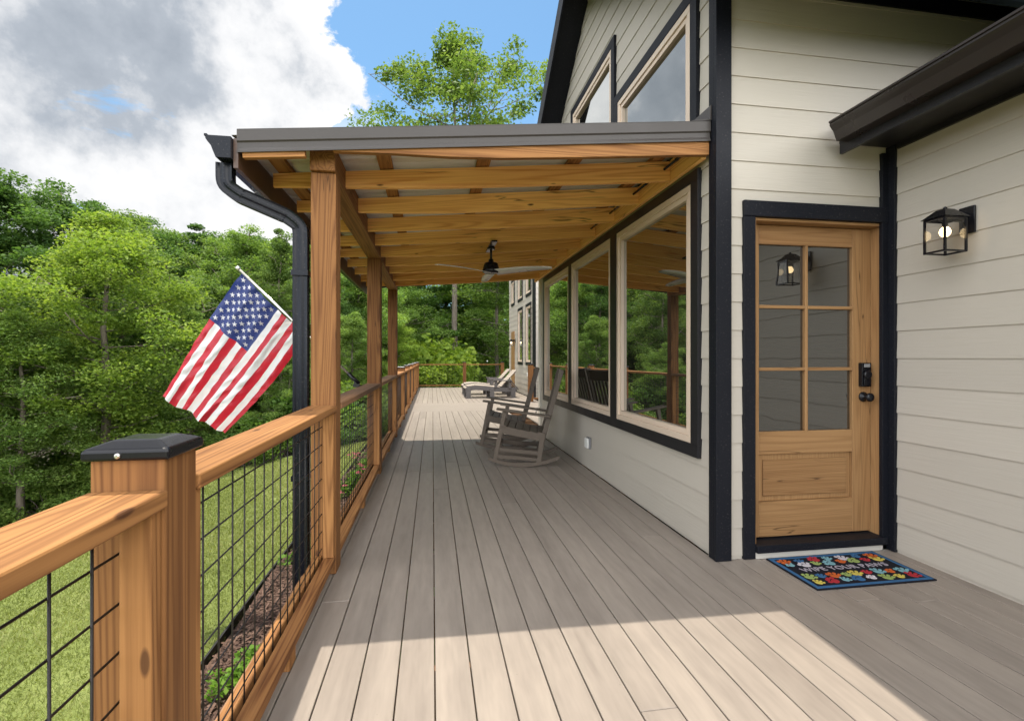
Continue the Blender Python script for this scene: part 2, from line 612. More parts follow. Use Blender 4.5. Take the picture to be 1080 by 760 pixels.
mb = MB()
xs = [-400, -120, -60, -40] + [-30 + i for i in range(0, 34)] + [6, 12, 25, 60, 200]
ys = [-300, -80, -30] + [-12 + i for i in range(0, 60)] + [55, 70, 120, 400]
for i, x in enumerate(xs):
    for j, y in enumerate(ys):
        mb.v.append(V3((x, y, gz(x, y))))
ny = len(ys)
for i in range(len(xs) - 1):
    for j in range(ny - 1):
        q = [i * ny + j, (i + 1) * ny + j, (i + 1) * ny + j + 1, i * ny + j + 1]
        cx, cy = (xs[i] + xs[i + 1]) / 2, (ys[j] + ys[j + 1]) / 2
        wood_here = cy > edge_y(max(cx, -20)) + 0.2 or cx < -17
        mb.face(q, [mb.v[k] for k in q], 0.5, 1 if wood_here else 0, True)
mb.build('ground', [M['ground'], M['litter']], kind='structure')

# mulch bed beside the deck, a low crust of chips
BX0, BX1 = -1.60, -0.72
mb = MB()
rs = np.random.RandomState(3)
nx, nyb = 12, 150
for i in range(nx + 1):
    for j in range(nyb + 1):
        x = BX0 + (BX1 - BX0) * i / nx
        y = -1.5 + 15.0 * j / nyb
        mb.v.append(V3((x, y, -0.93 + 0.03 * math.sin(3 * y + x * 5) + rs.uniform(-0.01, 0.02))))
for i in range(nx):
    for j in range(nyb):
        q = [i * (nyb + 1) + j, (i + 1) * (nyb + 1) + j, (i + 1) * (nyb + 1) + j + 1, i * (nyb + 1) + j + 1]
        mb.face(q, [mb.v[k] for k in q], rs.rand(), 0, False)
for k in range(15000):
    x, y = rs.uniform(BX0 + 0.03, BX1), rs.uniform(0.6, 6.0) if k % 3 else rs.uniform(6.0, 13.0)
    z = -0.915 + 0.03 * math.sin(3 * y + x * 5) + rs.uniform(0, 0.02)
    a = rs.uniform(0, 6.28)
    ex = V3((math.cos(a), math.sin(a), rs.uniform(-0.4, 0.4)))
    ey = V3((-math.sin(a), math.cos(a), rs.uniform(-0.4, 0.4)))
    L, W = rs.uniform(0.025, 0.075), rs.uniform(0.006, 0.018)
    c = V3((x, y, z))
    mb.sheet([c - ex * L / 2 - ey * W / 2, c + ex * L / 2 - ey * W / 2, c + ex * L / 2 + ey * W / 2, c - ex * L / 2 + ey * W / 2], 0, rs.rand())
mb.build('mulch_bed', M['mulch'], kind='structure')
mb = MB()
pts = [(-1.615 + 0.012 * math.sin(0.9 * y), y) for y in np.linspace(-1.5, 13.4, 60)]
for (xa, ya), (xb, yb) in zip(pts[:-1], pts[1:]):
    mb.bar((xa, ya, -0.935), (xb, yb, -0.935), 0.016, 0.09, rnd=0.5)
tag(mb.build('garden_edging', M['edging']), 'black garden edging strip between the lawn and the mulch bed', 'garden edging')

# ------------------------------------------------------------------ fast leaf meshes
def quads_mesh(name, C, L, W, D1, D2, rnd, mat, bend=0.0):
    """C centres (N,3); leaf diamond with axes D1 (length) and D2 (width)"""
    N = len(C)
    Vt = np.empty((N, 4, 3), dtype=np.float32)
    Vt[:, 0] = C - D1 * L[:, None] / 2
    Vt[:, 1] = C + D2 * W[:, None] / 2 - D1 * (L * 0.08)[:, None]
    Vt[:, 2] = C + D1 * L[:, None] / 2
    Vt[:, 3] = C - D2 * W[:, None] / 2 - D1 * (L * 0.08)[:, None]
    if bend:
        nrm = np.cross(D1, D2)
        Vt[:, 2] -= nrm * (L * bend)[:, None]
        Vt[:, 0] -= nrm * (L * bend * 0.6)[:, None]
    me = bpy.data.meshes.new(name)
    me.vertices.add(N * 4)
    me.vertices.foreach_set('co', Vt.reshape(-1))
    me.loops.add(N * 4)
    me.loops.foreach_set('vertex_index', np.arange(N * 4, dtype=np.int32))
    me.polygons.add(N)
    me.polygons.foreach_set('loop_start', np.arange(0, N * 4, 4, dtype=np.int32))
    me.polygons.foreach_set('loop_total', np.full(N, 4, dtype=np.int32))
    a = me.attributes.new('rnd', 'FLOAT', 'FACE')
    a.data.foreach_set('value', rnd.astype(np.float32))
    me.materials.append(mat)
    me.update(calc_edges=True)
    me.validate()
    return me

def leaf_axes(rs, N, up=0.55):
    nrm = rs.normal(size=(N, 3))
    nrm /= np.linalg.norm(nrm, axis=1)[:, None]
    nrm[:, 2] = np.abs(nrm[:, 2]) + up
    nrm /= np.linalg.norm(nrm, axis=1)[:, None]
    t = rs.normal(size=(N, 3))
    d1 = np.cross(nrm, t)
    d1 /= np.linalg.norm(d1, axis=1)[:, None]
    d2 = np.cross(nrm, d1)
    return d1, d2

# grass blades on the part of the lawn the railing looks out on
rs = np.random.RandomState(11)
NG = 420000
gx = rs.uniform(-11.5, -1.63, NG)
gy = rs.uniform(0.3, 13.6, NG)
lim = 13.6 - 0.035 * np.where(gx < -2, gx + 2, 0) ** 2
dist = np.hypot(gx, gy)
keep = (gy < lim + 0.2) & (rs.rand(NG) < np.clip(5.5 / dist, 0.25, 1)) & (gy > -0.9 * gx * 0.45 - 0.3)
gx, gy = gx[keep], gy[keep]
zz = -0.95 - 0.19 * np.clip(-1.6 - gx, 0, 12)
n = len(gx)
patch = 0.5 + 0.5 * np.sin(gx * 1.3 + 2 * np.sin(gy * 0.8)) * np.sin(gy * 1.1)
H = rs.uniform(0.03, 0.07, n) * (0.7 + 0.5 * patch)
tilt = rs.normal(size=(n, 2)) * 0.7
d1 = np.stack([tilt[:, 0], tilt[:, 1], np.ones(n)], 1)
d1 /= np.linalg.norm(d1, axis=1)[:, None]
d2 = np.cross(d1, rs.normal(size=(n, 3)))
d2 /= np.linalg.norm(d2, axis=1)[:, None]
C = np.stack([gx, gy, zz], 1) + d1 * (H / 2)[:, None]
W = rs.uniform(0.003, 0.006, n) * np.clip(np.hypot(gx, gy) / 3.5, 1, 3.5)
me = quads_mesh('grass', C.astype(np.float32), H, W, d1, d2, np.clip(rs.rand(n) * 0.7 + patch * 0.25, 0, 1), M['grass'])
o = link_mesh('grass', me, None, 'stuff')
o['label'] = 'mown yellow green lawn grass sloping away below the deck railing'
o['category'] = 'grass'

# ------------------------------------------------------------------ trees
def make_tree_parts(seed, H, Rc, base_frac, leaf, nclump, per, trunk_r, up_bias=0.5, airy=1.0, mat='leaf', shape=1.0):
    rs = np.random.RandomState(seed)
    rr = random.Random(seed)
    tb = MB()
    npt = 9
    sway = [(rr.uniform(-1, 1) * 0.012 * H, rr.uniform(-1, 1) * 0.012 * H) for _ in range(npt)]
    tp = [V3((sway[i][0] * i / npt, sway[i][1] * i / npt, H * 0.93 * i / (npt - 1) - 0.4 * (i == 0))) for i in range(npt)]
    tr = [trunk_r * (1.25 if i == 0 else 1.0) * (1 - 0.9 * i / (npt - 1)) + 0.012 for i in range(npt)]
    tb.tube(tp, tr, 9)

    def trunk_at(z):
        f = min(max(z / (H * 0.93), 0), 0.999) * (npt - 1)
        i = int(f)
        return tp[i].lerp(tp[i + 1], f - i)
    clumps = []
    nl = max(10, nclump // 6)
    for k in range(nl):
        fz = (k + rr.random()) / nl
        z = H * (base_frac + (0.93 - base_frac) * fz)
        prof = math.sin(math.pi * min(1.0, (0.16 + 0.84 * fz)) ** shape) ** 0.75 if fz < 0.98 else 0.2
        ln = Rc * max(0.25, prof) * rr.uniform(0.6, 1.12)
        a = k * 2.399 + rr.uniform(-0.5, 0.5)
        s = trunk_at(z * 0.94)
        rise = rr.uniform(0.05, 0.5) * up_bias * 2
        e = s + V3((math.cos(a) * ln, math.sin(a) * ln, ln * rise))
        mid = s.lerp(e, 0.5) + V3((0, 0, -0.06 * ln))
        r0 = trunk_r * 0.33 * (1 - fz * 0.6)
        tb.tube([s, mid, e], [r0, r0 * 0.6, 0.012], 5)
        nc = max(3, int(nclump / nl))
        for j in range(nc):
            f = 0.35 + 0.7 * (j + rr.random()) / nc
            p = s.lerp(e, f)
            sp = 0.32 * ln + 0.25
            q = p + V3((rr.gauss(0, sp * 0.55), rr.gauss(0, sp * 0.55), rr.gauss(0.1, sp * 0.4)))
            if rr.random() < 0.5:
                tb.tube([p, q], [0.016, 0.006], 4, cap=False)
            clumps.append((q, rr.uniform(0.45, 1.0) * (0.16 * Rc + 0.26)))
    for k in range(max(3, nclump // 22)):
        q = trunk_at(H * rr.uniform(0.88, 0.97)) + V3((rr.gauss(0, 0.09 * Rc), rr.gauss(0, 0.09 * Rc), rr.uniform(-0.1, 0.06) * H * 0.4))
        clumps.append((q, rr.uniform(0.4, 0.75) * (0.15 * Rc + 0.25)))
    Cs, Rn = [], []
    for (q, r) in clumps:
        n = int(per * rr.uniform(0.6, 1.3))
        d = rs.normal(size=(n, 3))
        d /= np.linalg.norm(d, axis=1)[:, None]
        rad = r * rs.rand(n) ** (0.42 / airy)
        p = d * rad[:, None] * np.array([1.15, 1.15, 0.62])
        Cs.append(p + np.array(q))
        Rn.append(np.clip(rs.rand(n) * 0.75 + rr.uniform(0, 0.35), 0, 1))
    C = np.concatenate(Cs).astype(np.float32)
    k = H / np.percentile(C[:, 2], 99.7)
    C[:, 2] *= k
    for v in tb.v:
        v.z *= k
    rnd = np.concatenate(Rn)
    N = len(C)
    d1, d2 = leaf_axes(rs, N)
    L = leaf * rs.uniform(0.7, 1.35, N)
    me = quads_mesh('crown', C, L, L * rs.uniform(0.5, 0.75, N), d1, d2, rnd, M[mat], 0.12)
    return tb.mesh('trunk', M['bark']), me

PROTO = {}
def proto(key, *a, **k):
    t, c = make_tree_parts(*a, **k)
    PROTO[key] = (t, c)
# seed, height, crown radius, base fraction, leaf size, clumps, leaves per clump, trunk radius
proto('broad', 21, 9.0, 2.6, 0.12, 0.085, 190, 300, 0.13)
proto('round', 22, 9.0, 2.3, 0.18, 0.085, 180, 300, 0.12, shape=0.9)
proto('slim', 23, 11.0, 1.9, 0.22, 0.095, 170, 280, 0.12)
proto('loose', 24, 11.0, 2.7, 0.25, 0.10, 150, 260, 0.14, airy=0.8)
proto('tall', 25, 19.0, 4.6, 0.42, 0.17, 175, 170, 0.165, airy=0.85, shape=1.9)
proto('tall_b', 27, 18.0, 3.8, 0.42, 0.17, 150, 190, 0.13, airy=0.85)

def plant_tree(name, key, x, y, h, label, tint, group=None, wide=1.0, rz=None):
    base_h = {'broad': 9.0, 'round': 9.0, 'slim': 11.0, 'loose': 11.0, 'tall': 19.0, 'tall_b': 18.0}[key]
    s = h / base_h
    o = thing(name, label, 'tree', (x, y, gz(x, y) - 0.1), random.uniform(0, 6.28) if rz is None else rz, group)
    o.scale = (s * wide, s * wide, s)
    t, c = PROTO[key]
    link_mesh('trunk', t, o)
    cr = link_mesh('crown', c, o)
    cr.color = (*tint, 1)
    return o

DK, MD, LT, YL = (0.78, 0.88, 0.85), (1.15, 1.10, 1.0), (1.45, 1.38, 1.2), (1.8, 1.58, 1.0)

def tree_px(name, key, u, vtop, Y, label, tint, group=None, wide=1.0, rz=None):
    """a tree whose top is seen at (u, vtop) when it stands at distance Y"""
    p = at(u, vtop, Y)
    h = p.z - gz(p.x, p.y) + 0.1
    return plant_tree(name, key, p.x, p.y, h, label, tint, group, wide, rz)

WG = 'trees of the wood beyond the lawn'
# front of the wood, left to right: each with its own look
tree_px('deciduous_tree', 'broad', 112, 228, 13.2, 'bright yellow green leafy tree at the front of the wood, left of the flag', YL, WG, 1.12, 0.4)
tree_px('deciduous_tree', 'round', 22, 330, 12.2, 'mid green low tree before the dark trees at the left edge of the photo', LT, WG, 1.2)
tree_px('deciduous_tree', 'slim', -8, 176, 15.5, 'tall dark green tree at the left edge of the photo, highest of the wood', DK, WG, 1.25)
tree_px('deciduous_tree', 'loose', 62, 196, 18.0, 'tall dark tree just behind and left of the yellow green tree', DK, WG, 1.05)
tree_px('deciduous_tree', 'round', 200, 330, 13.8, 'fresh green small tree hanging behind the lower half of the flag', LT, WG, 1.1)
tree_px('deciduous_tree', 'slim', 296, 243, 17.5, 'slim tree with a thin top left of the black downspout', MD, WG, 0.9)
tree_px('deciduous_tree', 'broad', 305, 360, 15.5, 'light green bushy tree just left of the downspout below the flagpole', LT, WG, 1.0)
# second and third rows, tops only
row = [
    ('loose', -70, 190, 17, DK, 1.2), ('broad', -45, 280, 13, MD, 1.2),
    ('loose', 150, 236, 23, DK, 1.1), ('broad', 182, 246, 25, MD, 1.1), ('slim', 215, 240, 26, DK, 1.4), ('loose', 246, 247, 25, MD, 1.1),
    ('broad', 272, 252, 28, DK, 1.1), ('slim', 170, 290, 17.5, DK, 1.3), ('broad', 255, 310, 19, MD, 1.1), ('loose', 222, 300, 21, DK, 1.0),
    ('broad', 330, 262, 25, MD, 1.2), ('loose', 352, 282, 22, DK, 1.0), ('round', 372, 330, 19, LT, 1.0), ('slim', 90, 250, 21, DK, 1.3),
]
for key, u, v, Y, tint, w in row:
    tree_px('deciduous_tree', key, u, v, Y, 'green tree in the rows of the wood behind the front trees', tint, WG, w)
# the far end of the deck: two straight trunks and what grows around them
plant_tree('tall_tree', 'tall', 1.4, 31.0, 24.2, 'very tall tree rising above the porch roof, left of the two straight trunks', (1.2, 1.1, 0.95), WG, 1.0, 2.2)
plant_tree('tall_tree', 'tall_b', 4.25, 32.5, 19.5, 'tall tree with the right one of two straight trunks beyond the far railing', MD, WG, 0.95)
far_row = [
    ('broad', 378, 270, 24, LT, 1.1), ('loose', 398, 282, 29, MD, 1.1), ('round', 416, 330, 24, YL, 1.0), ('slim', 428, 250, 34, DK, 1.6),
    ('broad', 424, 300, 30, LT, 1.1), ('loose', 470, 262, 42, LT, 1.6), ('slim', 500, 250, 41, MD, 1.8), ('broad', 528, 270, 40, LT, 1.6),
    ('loose', 556, 250, 31, MD, 1.4), ('round', 410, 335, 27, YL, 1.0), ('slim', 412, 262, 40, MD, 1.7), ('round', 512, 322, 38.0, LT, 1.5),
]
for key, u, v, Y, tint, w in far_row:
    tint = tuple(1.25 * q for q in tint)
    tree_px('deciduous_tree', key, u, v, Y, 'green tree of the wood seen under the porch roof beyond the far railing', tint, WG, w)
# side of the wood that shows in the windows
for (x, y, h, key, tint) in [(-9.5, 17, 8.2, 'broad', MD), (-7.2, 21, 8.5, 'loose', LT), (-9.0, 25, 9.5, 'slim', DK), (-6.5, 28.5, 10, 'broad', MD), (-11, 31, 11.5, 'loose', MD),
                             (-7.5, 35, 12, 'slim', LT), (-13, 22, 10.5, 'slim', DK), (-14, 27, 11.5, 'loose', DK), (-13, 36, 13, 'broad', DK), (-12, 42, 14.5, 'loose', DK), (-4.5, 33, 9, 'round', LT),
                             (-15, 10, 11, 'broad', MD), (-14, 5, 11, 'loose', DK), (-18, 15, 13, 'broad', DK), (-3.4, 24.5, 7.0, 'round', LT)]:
    plant_tree('deciduous_tree', key, x, y, h, 'green tree in the rows of the wood behind the front trees', tint, WG, 1.15)

# shrubs along the foot of the wood
def shrub_mesh(seed, r, h, leaf, n, mat='bush'):
    rs = np.random.RandomState(seed)
    cl = []
    for k in range(16):
        a, d = rs.uniform(0, 6.28), r * rs.rand() ** 0.6
        cl.append((d * math.cos(a), d * math.sin(a), h * rs.uniform(0.2, 0.85) * (1 - 0.4 * d / r), r * rs.uniform(0.28, 0.45)))
    C, Rn = [], []
    for (x, y, z, q) in cl:
        d = rs.normal(size=(n, 3))
        d /= np.linalg.norm(d, axis=1)[:, None]
        C.append(d * (q * rs.rand(n) ** 0.4)[:, None] * np.array([1, 1, 0.7]) + np.array([x, y, z]))
        Rn.append(np.clip(rs.rand(n) * 0.8 + rs.uniform(0, 0.3), 0, 1))
    C = np.concatenate(C).astype(np.float32)
    N = len(C)
    d1, d2 = leaf_axes(rs, N, 0.4)
    L = leaf * rs.uniform(0.7, 1.3, N)
    me = quads_mesh('foliage', C, L, L * 0.6, d1, d2, np.concatenate(Rn), M[mat], 0.12)
    sb = MB()
    for (x, y, z, q) in cl:
        sb.tube([(0, 0, -0.1), (x * 0.4, y * 0.4, z * 0.5), (x, y, z)], [0.02 * r, 0.012 * r, 0.005], 5, cap=False)
    return me, sb.mesh('stem', M['bark'])
SH = [shrub_mesh(41 + i, 1.1, 1.5, 0.095, 280) for i in range(3)]
def shrub(x, y, s, label, tint, group, z=None, k=None):
    o = thing('shrub', label, 'shrub', (x, y, (gz(x, y) if z is None else z) - 0.03), random.uniform(0, 6.28), group)
    o.scale = (s, s, s * random.uniform(0.85, 1.15))
    f, st = SH[random.randrange(3) if k is None else k]
    fo = link_mesh('foliage', f, o)
    fo.color = (*tint, 1)
    link_mesh('stem', st, o)
    return o
SG = 'shrubs along the foot of the wood'
for x in np.arange(-12.5, -2.8, 0.95):
    for rrow in (0, 1):
        xx = x + random.uniform(-0.3, 0.3) + 0.4 * rrow
        yy = edge_y(xx) + 0.6 + 1.5 * rrow + random.uniform(-0.25, 0.4)
        shrub(xx, yy, random.uniform(0.75, 1.15) * (1.3 if rrow else 0.85), 'leafy green shrub where the lawn meets the wood', random.choice([DK, MD, LT, MD]), SG)
for (x, y, s, t) in [(-2.3, 14.6, 0.75, LT), (-2.6, 16.0, 1.0, LT), (-2.7, 18.0, 1.2, YL), (-3.0, 20.5, 1.4, LT), (-1.7, 24.2, 1.9, YL), (-0.2, 23.9, 1.7, YL), (2.0, 23.9, 1.0, LT), (0.9, 23.7, 0.9, LT),
                     (3.4, 24.2, 1.1, LT), (-0.9, 26.2, 2.9, YL), (4.9, 25.4, 1.9, LT), (-0.3, 28.2, 3.4, YL), (-3.0, 26.0, 2.8, YL), (-1.9, 28.6, 3.7, YL), (2.9, 36.5, 3.6, LT), (1.0, 37.5, 3.9, YL), (5.3, 37.0, 3.6, LT)]:
    shrub(x, y, s, 'bright green bush close to the far end of the deck', t, 'bushes around the far end of the deck')

# plants in the mulch bed
SH.append(shrub_mesh(61, 0.32, 0.34, 0.060, 60))
p = (-1.25, 3.62)
shrub(p[0], p[1], 0.72, 'small fresh green leafy plant in the mulch bed nearest the camera', (1.5, 1.6, 1.0), 'plants in the mulch bed', -0.93, 3)
for (x, y) in [(-1.2, 5.6), (-1.1, 8.2), (-1.25, 10.0), (-1.2, 11.4)]:
    shrub(x, y, random.uniform(0.9, 1.3), 'green leafy plant further along the mulch bed', (1.2, 1.3, 0.9), 'plants in the mulch bed', -0.93, 3)
def flower_plant(x, y, label):
    o = thing('flower', label, 'flower', (x, y, -0.93), 0, 'pink flowers in the mulch bed')
    s, lf = MB(), MB()
    for k in range(7):
        a = random.uniform(0, 6.28)
        r = random.uniform(0.03, 0.2)
        tip = V3((r * math.cos(a), r * math.sin(a), random.uniform(0.32, 0.52)))
        s.tube([(0, 0, 0), tip * 0.5 + V3((0, 0, 0.04)), tip], 0.004, 5)
        pt = MB()
        for j in range(9):
            b = j * 0.698
            d = V3((math.cos(b), math.sin(b), -0.25))
            w = V3((-math.sin(b), math.cos(b), 0)) * 0.012
            pt.sheet([tip + d * 0.001 - w * 0.3, tip + d * 0.03 - w, tip + d * 0.055, tip + d * 0.03 + w], 0, random.random())
        pt.lathe([(0.010, -0.004), (0.011, 0.004), (0.004, 0.010)], tip, 8)
        pt.build('bloom', M['petal'], o)
        for j in range(5):
            b = random.uniform(0, 6.28)
            c = tip * random.uniform(0.2, 0.8)
            d = V3((math.cos(b), math.sin(b), 0.3)) * 0.09
            w = V3((-math.sin(b), math.cos(b), 0)) * 0.02
            lf.sheet([c, c + d * 0.5 - w, c + d, c + d * 0.5 + w], 0, random.random())
    s.build('stem', M['bush'], o)
    lf.build('leaves', M['bush'], o)
for (x, y) in [(-1.3, 7.1), (-1.05, 8.0), (-1.35, 9.2)]:
    flower_plant(x, y, 'pink flowers on thin stems in the mulch bed beyond the tall porch post')

# far wood: one mass that closes the gaps between the trunks
rs = np.random.RandomState(77)
C = []
for k in range(900):
    a = rs.uniform(R(-100), R(38))
    d = rs.uniform(46, 62)
    x, y = d * math.sin(a), d * math.cos(a)
    if x > 12 and y < 24:
        continue
    g = gz(x, y)
    top = 6.0 + 2.5 * math.sin(a * 9) + rs.uniform(-2, 1.5)
    zc = rs.uniform(g, top)
    r = rs.uniform(1.2, 2.4)
    m = 60
    dd = rs.normal(size=(m, 3))
    dd /= np.linalg.norm(dd, axis=1)[:, None]
    C.append(dd * (r * rs.rand(m) ** 0.4)[:, None] + np.array([x, y, zc]))
C = np.concatenate(C).astype(np.float32)
N = len(C)
d1, d2 = leaf_axes(rs, N, 0.5)
L = rs.uniform(0.3, 0.6, N)
o = link_mesh('forest', quads_mesh('forest', C, L, L * 0.7, d1, d2, rs.rand(N), M['leaf'], 0.1), None, 'stuff')
o.color = (0.75, 0.85, 0.8, 1)
o['label'] = 'far dense green wood that closes the view behind the nearer trees'
o['category'] = 'forest'

# ------------------------------------------------------------------ deck
XA, XB, YD, YE = 1.77, 3.00, 2.85, 8.02          # window wall, lantern wall, door wall, end of gabled wing
DXL, DYEND = -0.715, 21.3
rr = random.Random(5)
mb = MB()
pitch, gap = 0.1455, 0.0052
def board(x0, x1, y0, y1, ax=1):
    mb.box(x0 + gap / 2, x1 - gap / 2, y0 + 0.0015, y1 - 0.0015, -0.026, 0.0, ax, 0, rr.random())
k0 = int(math.floor((DXL - 0.01) / pitch))
for k in range(k0, 32):
    x0, x1 = 0.01 + k * pitch, 0.01 + (k + 1) * pitch
    if x0 < DXL:
        x0 = DXL
    if x0 > 4.6:
        break
    spans = []
    def cut(a, b):
        y = a
        first = True
        while y < b - 0.01:
            ln = rr.uniform(3.4, 8.2) if first else rr.choice([4.88, 6.1])
            first = False
            e = min(b, y + ln)
            if b - e < 0.5:
                e = b
            spans.append((y, e))
            y = e
    lim1 = 11.75
    if x1 <= XA + 0.02:
        cut(-2.5, lim1)
    elif x1 <= XB + 0.16:
        cut(-2.5, YD + 0.1)
    if x1 <= 3.15:
        cut(13.95, DYEND)
    for a, b in spans:
        board(x0, x1, a, b)
# cross-laid landing between the two runs of boards
y = 11.75
while y < 13.94:
    e = min(y + pitch, 13.95)
    mb.box(DXL, 3.15, y + 0.001, e - 0.001, -0.026, 0.0, 0, 0, rr.random())
    y = e
mb.box(XA + 0.25, 5.2, YE + 0.15, 11.74, -0.026, -0.001, 1, 0, 0.5)
mb.build('deck', M['deck'], kind='structure', bevel=0.0025, seg=1)
mb = MB()
mb.box(DXL - 0.04, DXL - 0.001, -2.5, DYEND + 0.04, -0.27, -0.004, 1)
mb.box(DXL + 0.001, 3.2, DYEND + 0.003, DYEND + 0.04, -0.27, -0.004, 0)
for y in np.arange(-2.2, 21, 0.61):
    mb.box(DXL + 0.005, 3.0, y, y + 0.038, -0.24, -0.028, 0)
mb.build('deck_joists', M['grey_wood'], kind='structure')

# ------------------------------------------------------------------ house
HOUSE = thing('house', 'cream lap sided house with black trim, tan framed windows and a wooden front door', 'house', (XA, YD, 0))
HOUSE.location = (0, 0, 0)

def siding(mb, o, t, n, span, z0, z1, holes=(), expo=0.178, zstart=0.02, butt=0.0072):
    """lap siding: courses on the plane through o along t, facing n; span(z) -> (s0, s1)"""
    o, t, n = V3(o), V3(t), V3(n)
    zc = zstart - expo
    up = V3((0, 0, 1))
    flip = t.cross(up).dot(n) < 0
    while zc < z1:
        a, b = max(zc, z0), min(zc + expo, z1)
        if b - a < 1e-4:
            zc += expo
            continue
        rnd = random.random()
        cuts = sorted({a, b} | {h for hl in holes for h in (hl[2], hl[3]) if a < h < b})
        for za, zb in zip(cuts[:-1], cuts[1:]):
            zm = (za + zb) / 2
            sa, sb = span(za), span(zb)
            hs = sorted((hl[0], hl[1]) for hl in holes if hl[2] < zm < hl[3])
            segs = []
            cur = None
            for h0, h1 in hs:
                segs.append((cur, h0))
                cur = h1
            segs.append((cur, None))
            for s0, s1 in segs:
                la = sa[0] if s0 is None else s0
                lb = sb[0] if s0 is None else s0
                ra = sa[1] if s1 is None else s1
                rb = sb[1] if s1 is None else s1
                if ra - la < 1e-3 and rb - lb < 1e-3:
                    continue
                oa = 0.002 + butt * (1 - (za - zc) / expo)
                ob = 0.002 + butt * (1 - (zb - zc) / expo)
                q = [o + t * la + up * za + n * oa, o + t * ra + up * za + n * oa, o + t * rb + up * zb + n * ob, o + t * lb + up * zb + n * ob]
                mb.sheet(q if not flip else q[::-1], 0, rnd)
                if za == zc:
                    q = [o + t * la + up * za - n * 0.002, o + t * ra + up * za - n * 0.002, o + t * ra + up * za + n * oa, o + t * la + up * za + n * oa]
                    mb.sheet(q if not flip else q[::-1], 0, rnd)
        zc += expo
    return mb

RIDGE_Y, RIDGE_Z, RS, RSN = 5.43, 5.38, 0.72, 0.62
def gable_span(z):
    d = max(0.0, RIDGE_Z - z)
    return (max(YD, RIDGE_Y - d / RSN), min(YE, RIDGE_Y + d / RS))

WIN = []   # (y0, y1, z0, z1) trim-outer openings on the window wall
low = (3.03, 7.68, 0.60, 2.53)
up1 = (3.05, 4.56, 2.70, 3.78)
up2 = (4.56, 6.08, 2.70, 4.40)
holes = [(l[0] + 0.03, l[1] - 0.03, l[2] + 0.03, l[3] - 0.03) for l in (low, up1, up2)]
siding(MB(), (XA, 0, 0), (0, 1, 0), (-1, 0, 0), gable_span, 0.0, RIDGE_Z, holes).build('wall', M['siding'], HOUSE)
# door wall
DOOR_X0, DOOR_X1, DOOR_TOP = 2.015, 2.962, 2.16
siding(MB(), (0, YD, 0), (1, 0, 0), (0, -1, 0), lambda z: (XA, 5.0), 0.0, 3.72, [(DOOR_X0 - 0.05, DOOR_X1 + 0.035, -1, DOOR_TOP + 0.05)]).build('wall', M['siding'], HOUSE)
# lantern wall
siding(MB(), (XB, 0, 0), (0, 1, 0), (-1, 0, 0), lambda z: (-4.0, YD), 0.0, 2.75).build('wall', M['siding'], HOUSE)
# far end of the gabled wing and the far wing
siding(MB(), (0, YE, 0), (1, 0, 0), (0, 1, 0), lambda z: (XA, 5.0), 0.0, 3.5).build('wall', M['siding'], HOUSE)
FX, FY0, FY1 = 3.12, 14.75, 20.0
fh = [(15.40, 16.30), (16.92, 17.85)]
holes = [(a - DY, b + DY, 1.02, 3.05) for DY in (0.0,) for a, b in fh] + [(18.62, 19.35, 0.0, 2.28)] + [(a, b, 3.28, 4.3) for a, b in fh + [(18.62, 19.35)]]
siding(MB(), (FX, 0, 0), (0, 1, 0), (-1, 0, 0), lambda z: (FY0, FY1), 0.0, 6.0, holes).build('wall', M['siding'], HOUSE)
siding(MB(), (0, FY0, 0), (1, 0, 0), (0, -1, 0), lambda z: (FX, 8.0), 0.0, 6.0).build('wall', M['siding'], HOUSE)
siding(MB(), (0, FY1, 0), (1, 0, 0), (0, 1, 0), lambda z: (FX, 8.0), 0.0, 6.0).build('wall', M['siding'], HOUSE)
# inner core so nothing shows through (dark rooms)
mb = MB()
mb.box(XA + 0.12, 5.0, YD + 0.16, YE - 0.05, -0.9, 3.45, rnd=0.5)
mb.box(XB + 0.05, 6.0, -4.0, YD - 0.05, -0.9, 2.70, rnd=0.5)
mb.box(FX + 0.12, 8.0, FY0 + 0.05, FY1 - 0.05, -0.9, 5.9, rnd=0.5)
mb.box(5.01, 8.0, YD + 0.2, FY0 + 0.04, -0.9, 3.45, rnd=0.5)
mb.prism([(XA + 0.12, YD + 0.3, 3.46), (XA + 0.12, YE - 0.3, 3.46), (XA + 0.12, RIDGE_Y, RIDGE_Z - 0.15)], (3.2, 0, 0), rnd=0.5)
mb.build('interior_core', M['interior'], HOUSE)

# foundation strip below the deck level
mb = MB()
# corner trims
def cornerboard(mb, x0, x1, y0, y1, z0, z1):
    mb.box(x0, x1, y0, y1, z0, z1, 2, 0, 0.5)
mb = MB()
mb.box(XA - 0.030, XA + 0.075, YD - 0.030, YD - 0.002, 0.002, 3.71, 2, 0, 0.5)     # on door wall
mb.box(XA - 0.0295, XA - 0.001, YD - 0.0015, YD + 0.055, 0.002, 3.71, 2, 0, 0.45)     # on window wall
mb.build('corner_trim', M['trim'], HOUSE, bevel=0.002)
mb = MB()
mb.box(XB - 0.068, XB - 0.026, YD - 0.028, YD - 0.002, 0.002, 2.62, 2, 0, 0.5)
mb.box(XB - 0.0255, XB - 0.002, YD - 0.075, YD - 0.012, 0.002, 2.66, 2, 0, 0.45)
mb.build('corner_trim', M['trim'], HOUSE, bevel=0.002)
mb = MB()
mb.box(XA - 0.028, XA - 0.001, YE - 0.11, YE + 0.012, 0.002, 3.4, 2, 0, 0.5)
mb.build('corner_trim', M['white_trim'], HOUSE, bevel=0.002)
mb = MB()
mb.box(FX - 0.026, FX - 0.001, FY0 - 0.012, FY0 + 0.42, 0.002, 6.0, 2, 0, 0.5)
mb.build('corner_trim', M['trim'], HOUSE, bevel=0.002)

